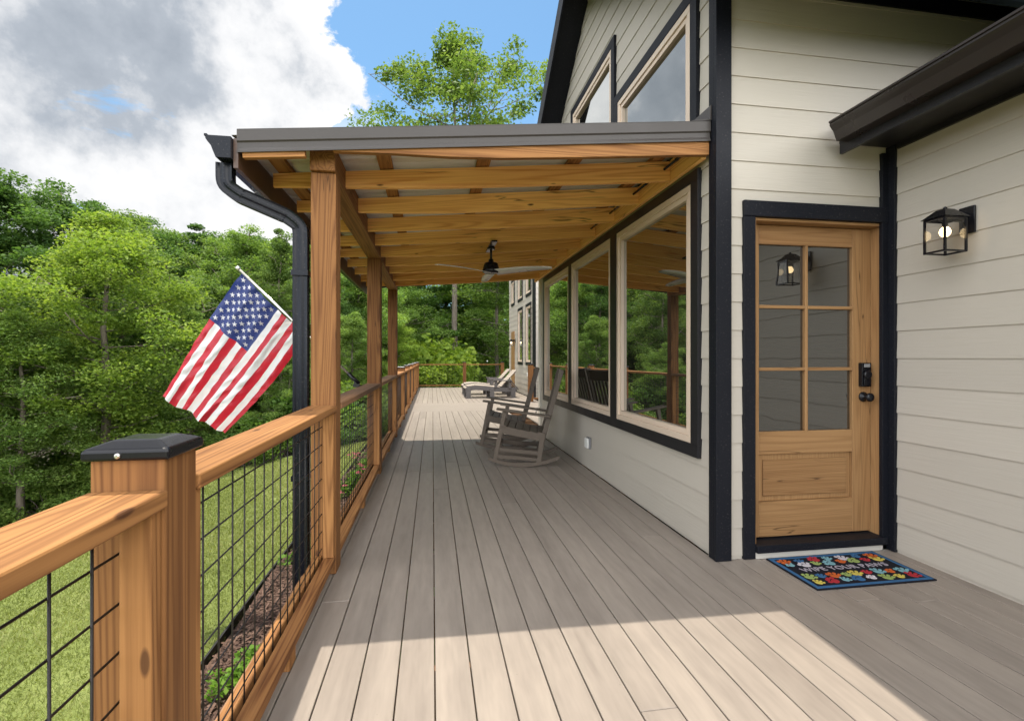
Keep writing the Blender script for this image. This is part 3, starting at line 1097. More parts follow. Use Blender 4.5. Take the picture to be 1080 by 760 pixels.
# frieze board on the lantern wall
mb = MB()
mb.box(XB - 0.024, XB - 0.002, -4.0, YD - 0.085, 2.625, 2.72, 1, 0, 0.5)
mb.build('frieze_board', M['trim_brown'], HOUSE)

def frame_boxes(mb, x0, x1, y0, y1, z0, z1, w, wt=None):
    """rectangular ring on the plane facing -x (x0 outer face, x1 back)"""
    wt = w if wt is None else wt
    mb.box(x0, x1, y0, y1, z0, z0 + wt, 1)
    mb.box(x0, x1, y0, y1, z1 - wt, z1, 1)
    mb.box(x0, x1, y0, y0 + w, z0 + wt, z1 - wt, 2)
    mb.box(x0, x1, y1 - w, y1, z0 + wt, z1 - wt, 2)

def win_unit(parent, X, y0, y1, z0, z1, fw=0.055):
    f = MB()
    frame_boxes(f, X - 0.018, X + 0.055, y0, y1, z0, z1, fw * 0.62)
    frame_boxes(f, X - 0.006, X + 0.050, y0 + fw * 0.62 + 0.0005, y1 - fw * 0.62 - 0.0005, z0 + fw * 0.62 + 0.0005, z1 - fw * 0.62 - 0.0005, fw * 0.5)
    f.build('frame', M['frame'], parent, bevel=0.003)
    g = MB()
    a = fw * 1.10
    g.sheet([(X + 0.022, y0 + a, z0 + a), (X + 0.022, y0 + a, z1 - a), (X + 0.022, y1 - a, z1 - a), (X + 0.022, y1 - a, z0 + a)], 0, 0.5)
    g.build('pane', M['glass'], parent)

# big triple window
W = node_empty('window', HOUSE)
t = MB()
y0, y1, z0, z1 = low
t.box(XA - 0.034, XA + 0.02, y0, y1, z1 - 0.075, z1, 1)
t.box(XA - 0.034, XA + 0.02, y0, y1, z0, z0 + 0.085, 1)
ms = [(y0, y0 + 0.095), (4.50, 4.665), (6.065, 6.185), (y1 - 0.085, y1)]
for a, b in ms:
    t.box(XA - 0.0335, XA + 0.02, a, b, z0 + 0.085, z1 - 0.075, 2)
t.build('trim', M['trim_brown'], W, bevel=0.002)
for (a, b) in zip(ms[:-1], ms[1:]):
    win_unit(W, XA - 0.012, a[1] + 0.001, b[0] - 0.001, z0 + 0.086, z1 - 0.076, 0.075)
# two upper windows under the gable
for (y0, y1, z0, z1) in (up1, up2):
    W = node_empty('window', HOUSE)
    t = MB()
    t.box(XA - 0.034, XA + 0.02, y0 + 0.001, y1 - 0.001, z1 - 0.085, z1, 1)
    t.box(XA - 0.034, XA + 0.02, y0 + 0.001, y1 - 0.001, z0, z0 + 0.085, 1)
    t.box(XA - 0.0335, XA + 0.02, y0 + 0.001, y0 + 0.085, z0 + 0.085, z1 - 0.085, 2)
    t.box(XA - 0.0335, XA + 0.02, y1 - 0.085, y1 - 0.001, z0 + 0.085, z1 - 0.085, 2)
    t.build('trim', M['trim'], W, bevel=0.002)
    win_unit(W, XA - 0.012, y0 + 0.086, y1 - 0.086, z0 + 0.086, z1 - 0.086, 0.075)
# windows of the far wing
for (y0, y1, z0, z1) in [(a, b, 1.02, 3.05) for a, b in fh] + [(a, b, 3.28, 4.3) for a, b in fh + [(18.62, 19.35)]]:
    W = node_empty('window', HOUSE)
    t = MB()
    frame_boxes(t, FX - 0.030, FX + 0.02, y0, y1, z0, z1, 0.05, 0.10)
    t.build('trim', M['trim'], W)
    win_unit(W, FX - 0.01, y0 + 0.051, y1 - 0.051, z0 + 0.101, z1 - 0.101, 0.06)
mb = MB()
mb.box(FX - 0.03, FX + 0.06, 18.62, 19.35, 0.01, 2.28, 2)
d2o = mb.build('side_door', M['door_wood'], HOUSE)

# gable roof: two slopes, dark soffit and rake boards
mb = MB()
OV = 0.30
for sgn in (-1, 1):
    ye = 2.25 if sgn < 0 else 8.50
    zr = RIDGE_Z + 0.02
    ze = RIDGE_Z + 0.02 - (RSN if sgn < 0 else RS) * abs(RIDGE_Y - ye)
    xa, xb = XA - OV + 0.03, 8.0
    poly = [(xa, RIDGE_Y, zr), (xa, ye, ze), (xa, ye, ze + 0.20), (xa, RIDGE_Y, zr + 0.20)]
    mb.prism(poly, (xb - xa, 0, 0), 0, 0.5)
mb.build('roof', M['shingle'], HOUSE)
mb = MB()
for sgn in (-1, 1):
    ye = 2.25 if sgn < 0 else 8.50
    zr = RIDGE_Z + 0.004
    ze = zr - (RSN if sgn < 0 else RS) * abs(RIDGE_Y - ye)
    yy0 = RIDGE_Y + sgn * 0.001
    # rake board with its dark soffit, and the eave board
    x0 = XA - OV
    mb.prism([(x0, yy0, zr - 0.04), (x0, ye, ze - 0.04), (x0, ye, ze + 0.235), (x0, yy0, zr + 0.235)], (0.026, 0, 0), 0, 0.5)
    mb.prism([(x0 + 0.028, yy0, zr), (x0 + 0.028, ye + 0.002, ze), (x0 + 0.028, ye + 0.002, ze + 0.010), (x0 + 0.028, yy0, zr + 0.010)], (OV - 0.03, 0, 0), 0, 0.4)
    mb.box(x0, 8.0, ye - 0.026 if sgn < 0 else ye + 0.001, ye - 0.001 if sgn < 0 else ye + 0.026, ze - 0.045, ze + 0.22, 0, 0, 0.5)
    s = (ye + 0.003, YD - 0.004) if sgn < 0 else (YE + 0.004, ye - 0.003)
    q = RSN if sgn < 0 else RS
    za, zb = zr - 0.008 - q * abs(RIDGE_Y - s[0]), zr - 0.008 - q * abs(RIDGE_Y - s[1])
    mb.prism([(XA - 0.03, s[0], za), (XA - 0.03, s[1], zb), (XA - 0.03, s[1], zb - 0.01), (XA - 0.03, s[0], za - 0.01)], (6.2, 0, 0), 0, 0.4)
mb.build('fascia', M['trim'], HOUSE)
mb = MB()
mb.box(XA + 0.08, 5.0, YD - 0.022, YD - 0.003, 3.60, 3.70, 0, 0, 0.4)
mb.build('frieze_board', M['trim'], HOUSE)

# roof over the lantern wall with its bronze gutter
RX = 2.582
mb = MB()
mb.prism([(RX + 0.02, -4.0, 2.735), (RX + 0.02, -4.0, 2.775), (4.99, -4.0, 3.75), (4.99, -4.0, 3.71)], (0, YD + 3.985, 0), 0, 0.5)
mb.build('roof', M['shingle'], HOUSE)
mb = MB()
mb.box(RX, RX + 0.022, -4.0, YD - 0.06, 2.575, 2.745, 1, 0, 0.5)
mb.box(RX + 0.024, XB - 0.028, -4.0, YD - 0.03, 2.655, 2.668, 1, 0, 0.4)
mb.build('fascia', M['trim_brown'], HOUSE)
def kgutter(x_back, out, ya, yb, ztop, name, mat, parent, hang=0.11):
    """K-style gutter: back on the plane x_back, bulging towards out (-1 or +1) in x"""
    w, h = 0.125, hang
    prof = [(0.0, 0.0), (0.0, -h), (0.075 * w / 0.125, -h), (0.088, -h * 0.72), (0.098, -h * 0.48), (0.116, -h * 0.28), (w, -h * 0.16), (w, 0.0), (w - 0.010, 0.0), (w - 0.010, -0.012)]
    inner = [(w - 0.006, -h * 0.18), (0.108, -h * 0.30), (0.092, -h * 0.5), (0.072, -h + 0.004), (0.004, -h + 0.004), (0.004, 0.0)]
    mb = MB()
    poly = [V3((x_back + out * a, ya, ztop + b)) for a, b in prof[:8]]
    poly2 = [V3((x_back + out * a, ya, ztop + b)) for a, b in inner]
    mb.prism(poly + [V3((x_back + out * (w - 0.004), ya, ztop))] + poly2, (0, yb - ya, 0), 0, 0.5)
    for y in (ya - 0.002, yb):
        mb.prism([p + V3((0, y - ya, 0)) for p in poly], (0, 0.002, 0), 0, 0.5)
    mb.bar((x_back + out * (w + 0.001), ya, ztop + 0.002), (x_back + out * (w + 0.001), yb, ztop + 0.002), 0.014, 0.012, rnd=0.5)
    return mb.build(name, mat, parent, bevel=0.0)
kgutter(RX - 0.001, -1, -4.0, YD - 0.12, 2.738, 'gutter', M['bronze'], HOUSE)
mb = MB()
mb.prism([(RX - 0.02, -4.0, 2.757), (RX - 0.02, -4.0, 2.763), (RX + 0.2, -4.0, 2.858), (RX + 0.2, -4.0, 2.852)], (0, YD + 3.93, 0), 0, 0.6)
mb.build('drip_edge', M['bronze'], HOUSE)

# ------------------------------------------------------------------ front door
DT = MB()
DT.box(DOOR_X0 - 0.082, DOOR_X0 - 0.002, YD - 0.026, YD + 0.012, 0.002, DOOR_TOP + 0.001, 2)
DT.box(DOOR_X1 + 0.001, XB - 0.0705, YD - 0.0265, YD + 0.012, 0.002, DOOR_TOP + 0.001, 2) if XB - 0.0705 > DOOR_X1 + 0.002 else None
DT.box(DOOR_X0 - 0.082, XB - 0.0275, YD - 0.032, YD + 0.012, DOOR_TOP + 0.002, DOOR_TOP + 0.10, 0)
DT.build('door_trim', M['trim'], HOUSE, bevel=0.002)
J = MB()
J.box(DOOR_X0, DOOR_X0 + 0.018, YD - 0.004, YD + 0.16, 0.06, DOOR_TOP - 0.0185, 2)
J.box(DOOR_X1 - 0.018, DOOR_X1, YD - 0.004, YD + 0.16, 0.06, DOOR_TOP - 0.0185, 2)
J.box(DOOR_X0, DOOR_X1, YD - 0.004, YD + 0.16, DOOR_TOP - 0.018, DOOR_TOP, 0)
J.build('door_jamb', M['door_wood'], HOUSE, bevel=0.002)
mb = MB()
mb.box(DOOR_X0 - 0.001, DOOR_X1, YD - 0.045, YD + 0.17, 0.040, 0.088, 0)
mb.build('threshold', M['trim'], HOUSE, bevel=0.004)
mb = MB()
mb.box(DOOR_X0 - 0.001, DOOR_X1, YD - 0.028, YD + 0.10, 0.002, 0.0395, 0)
mb.build('threshold_riser', M['white_board'], HOUSE)
DR = node_empty('door', HOUSE)
DY = YD + 0.072            # front face of the slab
dx0, dx1, dz0, dz1 = DOOR_X0 + 0.020, DOOR_X1 - 0.021, 0.097, DOOR_TOP - 0.022
st = 0.105
mb = MB()
gx0, gx1 = dx0 + 0.072, dx1 - 0.140
mb.box(dx0, gx0, DY, DY + 0.044, dz0, dz1, 2)                 # stiles
mb.box(gx1, dx1, DY, DY + 0.044, dz0, dz1, 2)
gtop, gbot = dz1 - 0.125, 0.785
ptop, pbot = 0.635, 0.325
for a, b in ((gtop, dz1), (ptop, gbot), (dz0, pbot)):         # rails
    mb.box(gx0, gx1, DY + 0.0005, DY + 0.0435, a, b, 0)
mb.build('door_frame', M['door_wood'], DR, bevel=0.003)
mb = MB()
mb.box(gx0, gx1, DY + 0.020, DY + 0.032, pbot, ptop, 2)
fw = 0.035
mb.prism([(gx0 + fw, DY + 0.008, pbot + fw), (gx1 - fw, DY + 0.008, pbot + fw), (gx1 - fw, DY + 0.008, ptop - fw), (gx0 + fw, DY + 0.008, ptop - fw)], (0, 0.0119, 0))
mb.build('door_panel', M['door_wood'], DR, bevel=0.006)
mb = MB()
gm = (gx0 + gx1) / 2
mb.box(gm - 0.011, gm + 0.011, DY - 0.002, DY + 0.036, gbot, gtop, 2)
hz = (gtop - gbot) / 3
for k in (1, 2):
    mb.box(gx0, gm - 0.0112, DY - 0.003, DY + 0.036, gbot + k * hz - 0.011, gbot + k * hz + 0.011, 0)
    mb.box(gm + 0.0112, gx1, DY - 0.003, DY + 0.036, gbot + k * hz - 0.011, gbot + k * hz + 0.011, 0)
mb.build('glazing_bar', M['door_wood'], DR, bevel=0.004)
for k in range(3):
    for (a, b) in ((gx0, gm - 0.011), (gm + 0.011, gx1)):
        z0, z1 = gbot + k * hz + (0.011 if k else 0), gbot + (k + 1) * hz - (0.011 if k < 2 else 0)
        g = MB()
        g.sheet([(a, DY + 0.022, z0), (b, DY + 0.022, z0), (b, DY + 0.022, z1), (a, DY + 0.022, z1)], 0, 0.5)
        g.build('pane', M['door_glass'], DR)
# keypad lock and knob
lx = dx1 - 0.058
mb = MB()
mb.box(lx - 0.036, lx + 0.036, DY - 0.030, DY - 0.0005, 1.075, 1.235, 2)
mb.box(lx - 0.022, lx + 0.022, DY - 0.036, DY - 0.0305, 1.205, 1.228, 0, 1)
mb.box(lx - 0.026, lx + 0.026, DY - 0.040, DY - 0.0305, 1.085, 1.14, 2)
mb.lathe([(0.030, 0), (0.030, 0.012), (0.024, 0.018)], (lx, DY - 0.0305, 1.155), 20, 0, (0, -1, 0))
mb.build('keypad_lock', [M['black'], M['grey_plastic']], DR, bevel=0.004)
mb = MB()
mb.lathe([(0.034, 0), (0.034, 0.006), (0.028, 0.012), (0.012, 0.016), (0.011, 0.032), (0.024, 0.038), (0.029, 0.050), (0.028, 0.062), (0.018, 0.069), (0.0, 0.071)], (lx, DY - 0.0005, 1.005), 24, 0, (0, -1, 0))
mb.build('door_knob', M['black'], DR)

# ------------------------------------------------------------------ wall lantern(s)
def lantern(loc, rz, label, name='wall_lantern'):
    """local frame: the wall is at y = 0, the lantern hangs towards -y"""
    o = thing(name, label, 'lantern', loc, rz)
    f = MB()
    hw, yb, yf, zb, zt = 0.056, -0.098, -0.236, 0.0, 0.182
    bt = 0.010
    for x in (-hw, hw):
        for y in (yb, yf):
            f.box(x - bt / 2, x + bt / 2, y - bt / 2, y + bt / 2, zb, zt, 2)
    for z in (zb, zt):
        for y in (yb, yf):
            f.box(-hw - bt / 2 + 0.0005, hw + bt / 2 - 0.0005, y - bt / 2 + 0.0005, y + bt / 2 - 0.0005, z - bt / 2, z + bt / 2, 0)
        for x in (-hw, hw):
            f.box(x - bt / 2 + 0.001, x + bt / 2 - 0.001, yf, yb, z - bt / 2 + 0.0005, z + bt / 2 - 0.0005, 1)
    f.build('frame', M['black'], o)
    r = MB()
    yc = (yb + yf) / 2
    e = 0.014
    a, b = hw + e, (yb - yf) / 2 + e
    lo, hi = zt + bt / 2 + 0.001, zt + 0.056
    base = [V3((-a, yc - b, lo)), V3((a, yc - b, lo)), V3((a, yc + b, lo)), V3((-a, yc + b, lo))]
    top = [V3((-0.026, yc - 0.03, hi)), V3((0.026, yc - 0.03, hi)), V3((0.026, yc + 0.03, hi)), V3((-0.026, yc + 0.03, hi))]
    r.sheet(base[::-1])
    r.sheet(top)
    for i in range(4):
        j = (i + 1) % 4
        r.sheet([base[i], base[j], top[j], top[i]])
    r.lathe([(0.010, 0), (0.010, 0.012), (0.004, 0.018)], (0, yc, hi), 12)
    r.build('roof', M['black'], o)
    bp = MB()
    bp.box(-0.042, 0.042, -0.024, -0.012, 0.11, 0.262, 2)
    bp.bar((0, -0.024, 0.20), (0, yb + 0.0, 0.20), 0.022, 0.05)
    bp.build('backplate', M['black'], o, bevel=0.003)
    g = MB()
    g.sheet([(-hw, yf, zb), (hw, yf, zb), (hw, yf, zt), (-hw, yf, zt)])
    g.sheet([(-hw, yb, zb), (hw, yb, zb), (hw, yb, zt), (-hw, yb, zt)])
    g.sheet([(-hw, yf, zb), (-hw, yb, zb), (-hw, yb, zt), (-hw, yf, zt)])
    g.sheet([(hw, yf, zb), (hw, yb, zb), (hw, yb, zt), (hw, yf, zt)])
    g.build('glass', M['clear'], o)
    bl = MB()
    bl.lathe([(0.001, 0), (0.014, 0.004), (0.024, 0.016), (0.027, 0.030), (0.022, 0.046), (0.013, 0.056)], (0, yc, 0.085), 18)
    bl.build('bulb', M['bulb'], o)
    s = MB()
    s.lathe([(0.013, 0), (0.014, 0.03), (0.008, 0.032), (0.006, 0.05)], (0, yc, 0.1415), 12)
    s.build('socket', M['black'], o)
    return o
lantern((XB, 2.338, 1.858), R(-90), 'black box lantern with a lit bulb on the cream wall right of the front door')
lantern((FX, 18.45, 1.72), R(-90), 'small lit wall lantern beside the far door at the end of the deck')

# wall outlet
def outlet(loc, label):
    o = thing('wall_outlet', label, 'outlet', loc, 0)
    mb = MB()
    mb.box(-0.030, -0.011, -0.060, 0.060, -0.065, 0.065, 2)
    mb.build('cover_box', M['grey_plastic'], o, bevel=0.006)
    mb = MB()
    mb.box(-0.058, -0.0305, -0.050, 0.050, -0.056, 0.056, 2)
    mb.build('lid', M['white_plastic'], o, bevel=0.01)
outlet((XA, 5.38, 0.305), 'weatherproof outlet with clear cover low on the wall below the big window')
outlet((FX, 15.9, 0.72), 'tiny grey outlet box on the far wing wall beyond the lounge chairs')

# garden tap at the far corner of the gabled wing
mb = MB()
mb.tube([(XA - 0.008, 7.86, 0.42), (XA - 0.09, 7.86, 0.42), (XA - 0.11, 7.86, 0.36)], 0.012, 8)
mb.lathe([(0.03, 0), (0.03, 0.008)], (XA - 0.07, 7.86, 0.448), 12)
mb.tube([(XA - 0.07, 7.86, 0.43), (XA - 0.07, 7.86, 0.452)], 0.006, 6)
tag(mb.build('garden_tap', M['chrome']), 'small metal garden tap low on the corner of the wall', 'tap')

# ------------------------------------------------------------------ porch roof
PR = thing('porch_roof', 'open shed porch roof of orange rafters and grey metal on three thick timber posts', 'porch roof', (0, 0, 0))
RY0, RY1 = 2.87, 8.28
RSL = 0.092
def rtop(x):                       # top surface of the metal
    return 2.762 + RSL * (x - 1.77)
XL = -1.045
sl = V3((1, 0, RSL)).normalized()
nu = V3((-RSL, 0, 1)).normalized()
# posts
PX0, PX1 = -0.700, -0.557
post_y = [3.020, 5.540, 8.060]
BEAM_B, BEAM_T = 2.352, 2.502
for y in post_y:
    mb = MB()
    mb.box(PX0, PX1, y, y + 0.142, 0.001, BEAM_B - 0.002, 2)
    mb.build('post', M['post_wood'], PR, bevel=0.006)
mb = MB()
mb.box(PX0 + 0.001, PX1 - 0.001, 2.99, 8.215, BEAM_B, BEAM_T, 1)
mb.build('beam', M['post_wood'], PR, bevel=0.006)
# ledger against the wall
mb = MB()
mb.box(XA - 0.066, XA - 0.032, RY0 + 0.06, RY1 - 0.1, 2.545, 2.70, 1)
mb.build('ledger', M['ceil_wood'], PR, bevel=0.003)
# rafters (slight crown and sag in each)
def rafter(y, h=0.140, th=0.038, xa=-1.0, xb=1.70, drop=0.064, mat='ceil_wood'):
    mb = MB()
    nseg = 10
    amp = random.uniform(-0.008, 0.010)
    ph = random.uniform(0, 6.28)
    off = V3((random.uniform(0, 60), random.uniform(0, 60), random.uniform(0, 60)))
    rnd = random.random()
    b = 0
    loc = []
    for i in range(nseg + 1):
        x = xa + (xb - xa) * i / nseg
        w = amp * math.sin(ph + 4.2 * i / nseg) + 0.003 * math.sin(ph * 3 + 9 * i / nseg)
        zt = rtop(x) - drop + 0.0
        zb = 2.430 + 0.0726 * x + w - 0.024 * math.sin(math.pi * i / nseg)
        for (yy, z) in ((y - th / 2, zb), (y + th / 2, zb), (y + th / 2, zt), (y - th / 2, zt)):
            mb.v.append(V3((x, yy, z)))
            loc.append(off + V3((x, yy - y, z - zt)))
    for i in range(nseg):
        for k in range(4):
            k2 = (k + 1) % 4
            q = [i * 4 + k, (i + 1) * 4 + k, (i + 1) * 4 + k2, i * 4 + k2]
            mb.face(q[::-1], [loc[t] for t in q[::-1]], rnd)
    q = [0, 1, 2, 3]
    mb.face(q, [loc[t] for t in q], rnd)
    q = [nseg * 4 + t for t in (3, 2, 1, 0)]
    mb.face(q, [loc[t] for t in q], rnd)
    return mb.build('rafter', M[mat], PR, bevel=0.003)
raf_y = [3.36 + 0.555 * i for i in range(9)]
for y in raf_y:
    rafter(y)
mb = MB()
pa, pb = V3((XL + 0.02, RY0 + 0.034, rtop(XL + 0.02) - 0.102)), V3((PX0 - 0.001, RY0 + 0.034, rtop(PX0) - 0.104))
mb.bar(pa, pb, 0.038, 0.090)
mb.build('fly_board', M['wood'], PR, bevel=0.003)
mb = MB()
low_ = [(-0.55, 0.124), (-0.2, 0.146), (0.1, 0.172), (0.4, 0.188), (0.9, 0.196), (1.4, 0.200), (XA - 0.037, 0.203)]
poly = [V3((x, RY0 + 0.016, rtop(x) - d)) for x, d in low_] + [V3((XA - 0.037, RY0 + 0.016, rtop(XA) - 0.075)), V3((-0.55, RY0 + 0.016, rtop(-0.55) - 0.075))]
mb.prism(poly, (0, 0.038, 0))
mb.build('fly_board', M['wood'], PR, bevel=0.003)
# purlins under the sheets
for x in (-0.93, -0.30, 0.34, 0.98, 1.60):
    mb = MB()
    c = V3((x, (RY0 + RY1) / 2 + 0.02, rtop(x) - 0.0425))
    mb.obox(c, (0, 1, 0), sl, nu, RY1 - RY0 - 0.12, 0.088, 0.030)
    mb.build('purlin', M['wood'], PR, bevel=0.003)
# corrugated sheet
mb = MB()
ns = int((RY1 - RY0) / 0.02)
prof = []
for i in range(ns + 1):
    y = RY0 + 0.012 + (RY1 - RY0 - 0.024) * i / ns
    k = (y % 0.229) / 0.229
    prof.append((y, 0.016 if k < 0.12 else (0.004 if 0.4 < k < 0.48 or 0.68 < k < 0.76 else 0.0)))
for (y, h) in prof:
    for x, s in ((XL - 0.03, 0), (XA - 0.036, 0), (XA - 0.036, 1), (XL - 0.03, 1)):
        mb.v.append(V3((x, y, rtop(x) - 0.026 + h + 0.002 * s)))
for i in range(ns):
    for k in range(4):
        k2 = (k + 1) % 4
        q = [i * 4 + k, i * 4 + k2, (i + 1) * 4 + k2, (i + 1) * 4 + k]
        mb.face(q, [mb.v[t] for t in q], 0.5, 0 if k == 0 else 1)
mb.build('roof_sheet', [M['roof_under'], M['roof_metal']], PR)
# rake trim: stepped grey metal along the front and back edge
for (yf, sgn) in ((RY0, -1), (RY1, 1)):
    mb = MB()
    pr = [(0.010, 0.0), (0.0, -0.001), (0.0, -0.060), (0.009, -0.068), (0.009, -0.096), (0.002, -0.112), (0.002, -0.122), (0.006, -0.122), (0.012, -0.098), (0.012, -0.010)]
    xa = XL
    poly = [V3((xa, yf - sgn * a, rtop(xa) + b)) for a, b in pr]
    mb.prism(poly, V3((XA - 0.036 - xa, 0, RSL * (XA - 0.036 - xa))), 0, 0.5)
    mb.prism([V3((xa, yf - sgn * 0.001, rtop(xa) + 0.0005)), V3((xa, yf - sgn * 0.001, rtop(xa) + 0.004)), V3((xa, yf - sgn * 0.09, rtop(xa) + 0.004)), V3((xa, yf - sgn * 0.09, rtop(xa) + 0.0005))],
             V3((XA - 0.036 - xa, 0, RSL * (XA - 0.036 - xa))), 0, 0.5)
    mb.build('rake_trim', M['roof_metal'], PR)
# brown eave fascia and slate gutter
mb = MB()
mb.box(XL - 0.020, XL + 0.004, RY0 + 0.01, RY1 - 0.01, rtop(XL) - 0.205, rtop(XL) - 0.045, 1, 0, 0.5)
mb.build('fascia', M['fascia_brown'], PR)
kgutter(XL - 0.022, -1, RY0 - 0.02, RY1, rtop(XL) - 0.048, 'gutter', M['gutter'], PR, 0.115)
# wall flashing
mb = MB()
mb.prism([(XA - 0.031, RY0, rtop(XA) + 0.10), (XA - 0.036, RY0, rtop(XA) + 0.10), (XA - 0.041, RY0, rtop(XA) + 0.012), (XA - 0.16, RY0, rtop(XA - 0.16) + 0.008), (XA - 0.16, RY0, rtop(XA - 0.16) + 0.005), (XA - 0.032, RY0, rtop(XA) + 0.006)], (0, RY1 - RY0, 0), 0, 0.5)
mb.build('flashing', M['roof_metal'], PR)
# dark conduit that runs along the ledger to the fan
mb = MB()
mb.tube([(1.655, 3.02, 2.628), (1.655, 4.2, 2.632), (1.655, 5.2, 2.628)], 0.009, 8)
mb.lathe([(0.012, -0.01), (0.012, 0.01)], (1.655, 3.16, 2.628), 10, 0, (0, 1, 0))
mb.build('conduit', M['black'], PR)

# downspout: fluted rectangular pipe swept from the gutter, in against the post and down
def sweep_rect(mb, pts, w, d, up, flutes=2):
    """cross-section w (along side) x d with shallow flutes"""
    pts = [V3(p) for p in pts]
    sec = []
    def edge(ax, ay, bx, by, nxn, nyn):
        k = flutes * 4
        for i in range(k):
            t = i / k
            s = 0.0 if (i % 4) in (0, 1) else -0.004
            sec.append((ax + (bx - ax) * t + nxn * s, ay + (by - ay) * t + nyn * s))
    edge(-w / 2, -d / 2, w / 2, -d / 2, 0, -1)
    edge(w / 2, -d / 2, w / 2, d / 2, 1, 0)
    edge(w / 2, d / 2, -w / 2, d / 2, 0, 1)
    edge(-w / 2, d / 2, -w / 2, -d / 2, -1, 0)
    n = len(sec)
    b = len(mb.v)
    up = V3(up)
    for i, p in enumerate(pts):
        t = (pts[min(i + 1, len(pts) - 1)] - pts[max(i - 1, 0)]).normalized()
        e2 = (up - t * up.dot(t)).normalized()
        e1 = t.cross(e2)
        crimp = 1.0
        for (a, c) in sec:
            mb.v.append(p + e1 * a * crimp + e2 * c * crimp)
    for i in range(len(pts) - 1):
        for k in range(n):
            k2 = (k + 1) % n
            q = [b + i * n + k, b + i * n + k2, b + (i + 1) * n + k2, b + (i + 1) * n + k]
            mb.face(q, [mb.v[t] for t in q], 0.5)
    mb.face([b + k for k in range(n)][::-1], [mb.v[b + k] for k in range(n)], 0.5)
    e = b + (len(pts) - 1) * n
    mb.face([e + k for k in range(n)], [mb.v[e + k] for k in range(n)], 0.5)

def arc(c, r, a0, a1, n, plane_y):
    return [V3((c[0] + r * math.cos(a0 + (a1 - a0) * i / n), plane_y, c[1] + r * math.sin(a0 + (a1 - a0) * i / n))) for i in range(n + 1)]
DSY = 3.075
gx = XL - 0.083
zt = rtop(XL) - 0.165
pts = [V3((gx, DSY - 0.13, zt)), V3((gx, DSY - 0.13, zt - 0.05))]
pa, pb = V3((gx, DSY - 0.13, zt - 0.05)), V3((-0.765, DSY, 1.965))
k1 = V3((gx, DSY - 0.13, zt - 0.12))
k2 = V3((gx + 0.07, DSY - 0.11, zt - 0.165))
k3 = V3((-0.84, DSY - 0.02, 2.095))
k4 = V3((-0.765, DSY, 2.045))
def bez(p0, p1, p2, p3, n):
    out = []
    for i in range(n + 1):
        t = i / n
        out.append(p0 * (1 - t) ** 3 + p1 * 3 * t * (1 - t) ** 2 + p2 * 3 * t * t * (1 - t) + p3 * t ** 3)
    return out
path = pts[:1] + bez(pa, k1, k1, k2, 8) + bez(k2.lerp(k3, 0.06), k2.lerp(k3, 0.4), k2.lerp(k3, 0.6), k2.lerp(k3, 0.94), 3) + bez(k3, k4, k4, pb, 8)
path += [V3((-0.765, DSY, 1.2)), V3((-0.765, DSY, 0.3)), V3((-0.765, DSY, -0.45))]
path += bez(V3((-0.765, DSY, -0.50)), V3((-0.765, DSY, -0.66)), V3((-0.80, DSY, -0.74)), V3((-0.95, DSY, -0.82)), 7)
mb = MB()
sweep_rect(mb, path, 0.082, 0.062, (0, 1, 0))
for z in (1.75, 0.55):
    mb.box(-0.812, -0.718, DSY - 0.045, DSY + 0.045, z, z + 0.03, 0)
mb.build('downspout', M['gutter'], PR)

# ------------------------------------------------------------------ ceiling fan
FXp, FYp = 0.615, 5.20
zc = rtop(FXp) - 0.225
FAN = thing('ceiling_fan', 'black ceiling fan with three silver blades hanging below the porch rafters', 'ceiling fan', (FXp, FYp, zc))
mb = MB()
mb.box(-0.030, 0.030, -0.28, 0.24, 0.003, 0.020, 1)
mb.build('mounting_plate', M['black'], FAN)
mb = MB()
mb.lathe([(0.012, -0.13), (0.012, 0.0)], (0, 0, 0), 12)
mb.lathe([(0.04, -0.016), (0.045, 0.002)], (0, 0, 0), 16)
mb.build('downrod', M['black'], FAN)
mb = MB()
mb.lathe([(0.0, -0.268), (0.075, -0.266), (0.092, -0.255), (0.092, -0.235), (0.072, -0.165), (0.060, -0.156), (0.030, -0.150), (0.024, -0.12), (0.014, -0.112)], (0, 0, 0), 28)
mb.build('motor', M['black'], FAN)
def blade(a, name='blade'):
    mb = MB()
    ca, sa = math.cos(a), math.sin(a)
    ex, ey = V3((ca, sa, 0)), V3((-sa, ca, 0))
    n = 10
    th = 0.007
    base = len(mb.v)
    for i in range(n + 1):
        f = i / n
        r = 0.05 + 0.62 * f
        w = 0.062 * (1 - 0.35 * f) + 0.012 * math.sin(math.pi * f)
        if i == n:
            w *= 0.6
        zz = -0.258 + 0.012 * math.sin(f * 2.6)
        tw = R(-15 + 7 * f)
        for (s, h) in ((-1, -1), (1, -1), (1, 1), (-1, 1)):
            mb.v.append(ex * r + ey * (s * w) + V3((0, 0, zz + s * w * math.tan(tw) + h * th / 2)))
    for i in range(n):
        for k in range(4):
            k2 = (k + 1) % 4
            q = [base + i * 4 + k, base + (i + 1) * 4 + k, base + (i + 1) * 4 + k2, base + i * 4 + k2]
            mb.face(q[::-1], [mb.v[t] for t in q], 0.5, 0, k in (0, 2))
    mb.face([base + 0, base + 1, base + 2, base + 3], [mb.v[base]] * 4, 0.5)
    e = base + n * 4
    mb.face([e + 3, e + 2, e + 1, e], [mb.v[e]] * 4, 0.5)
    mb.build(name, M['silver'], FAN)
for a in (R(90), R(-30), R(210)):
    blade(a)

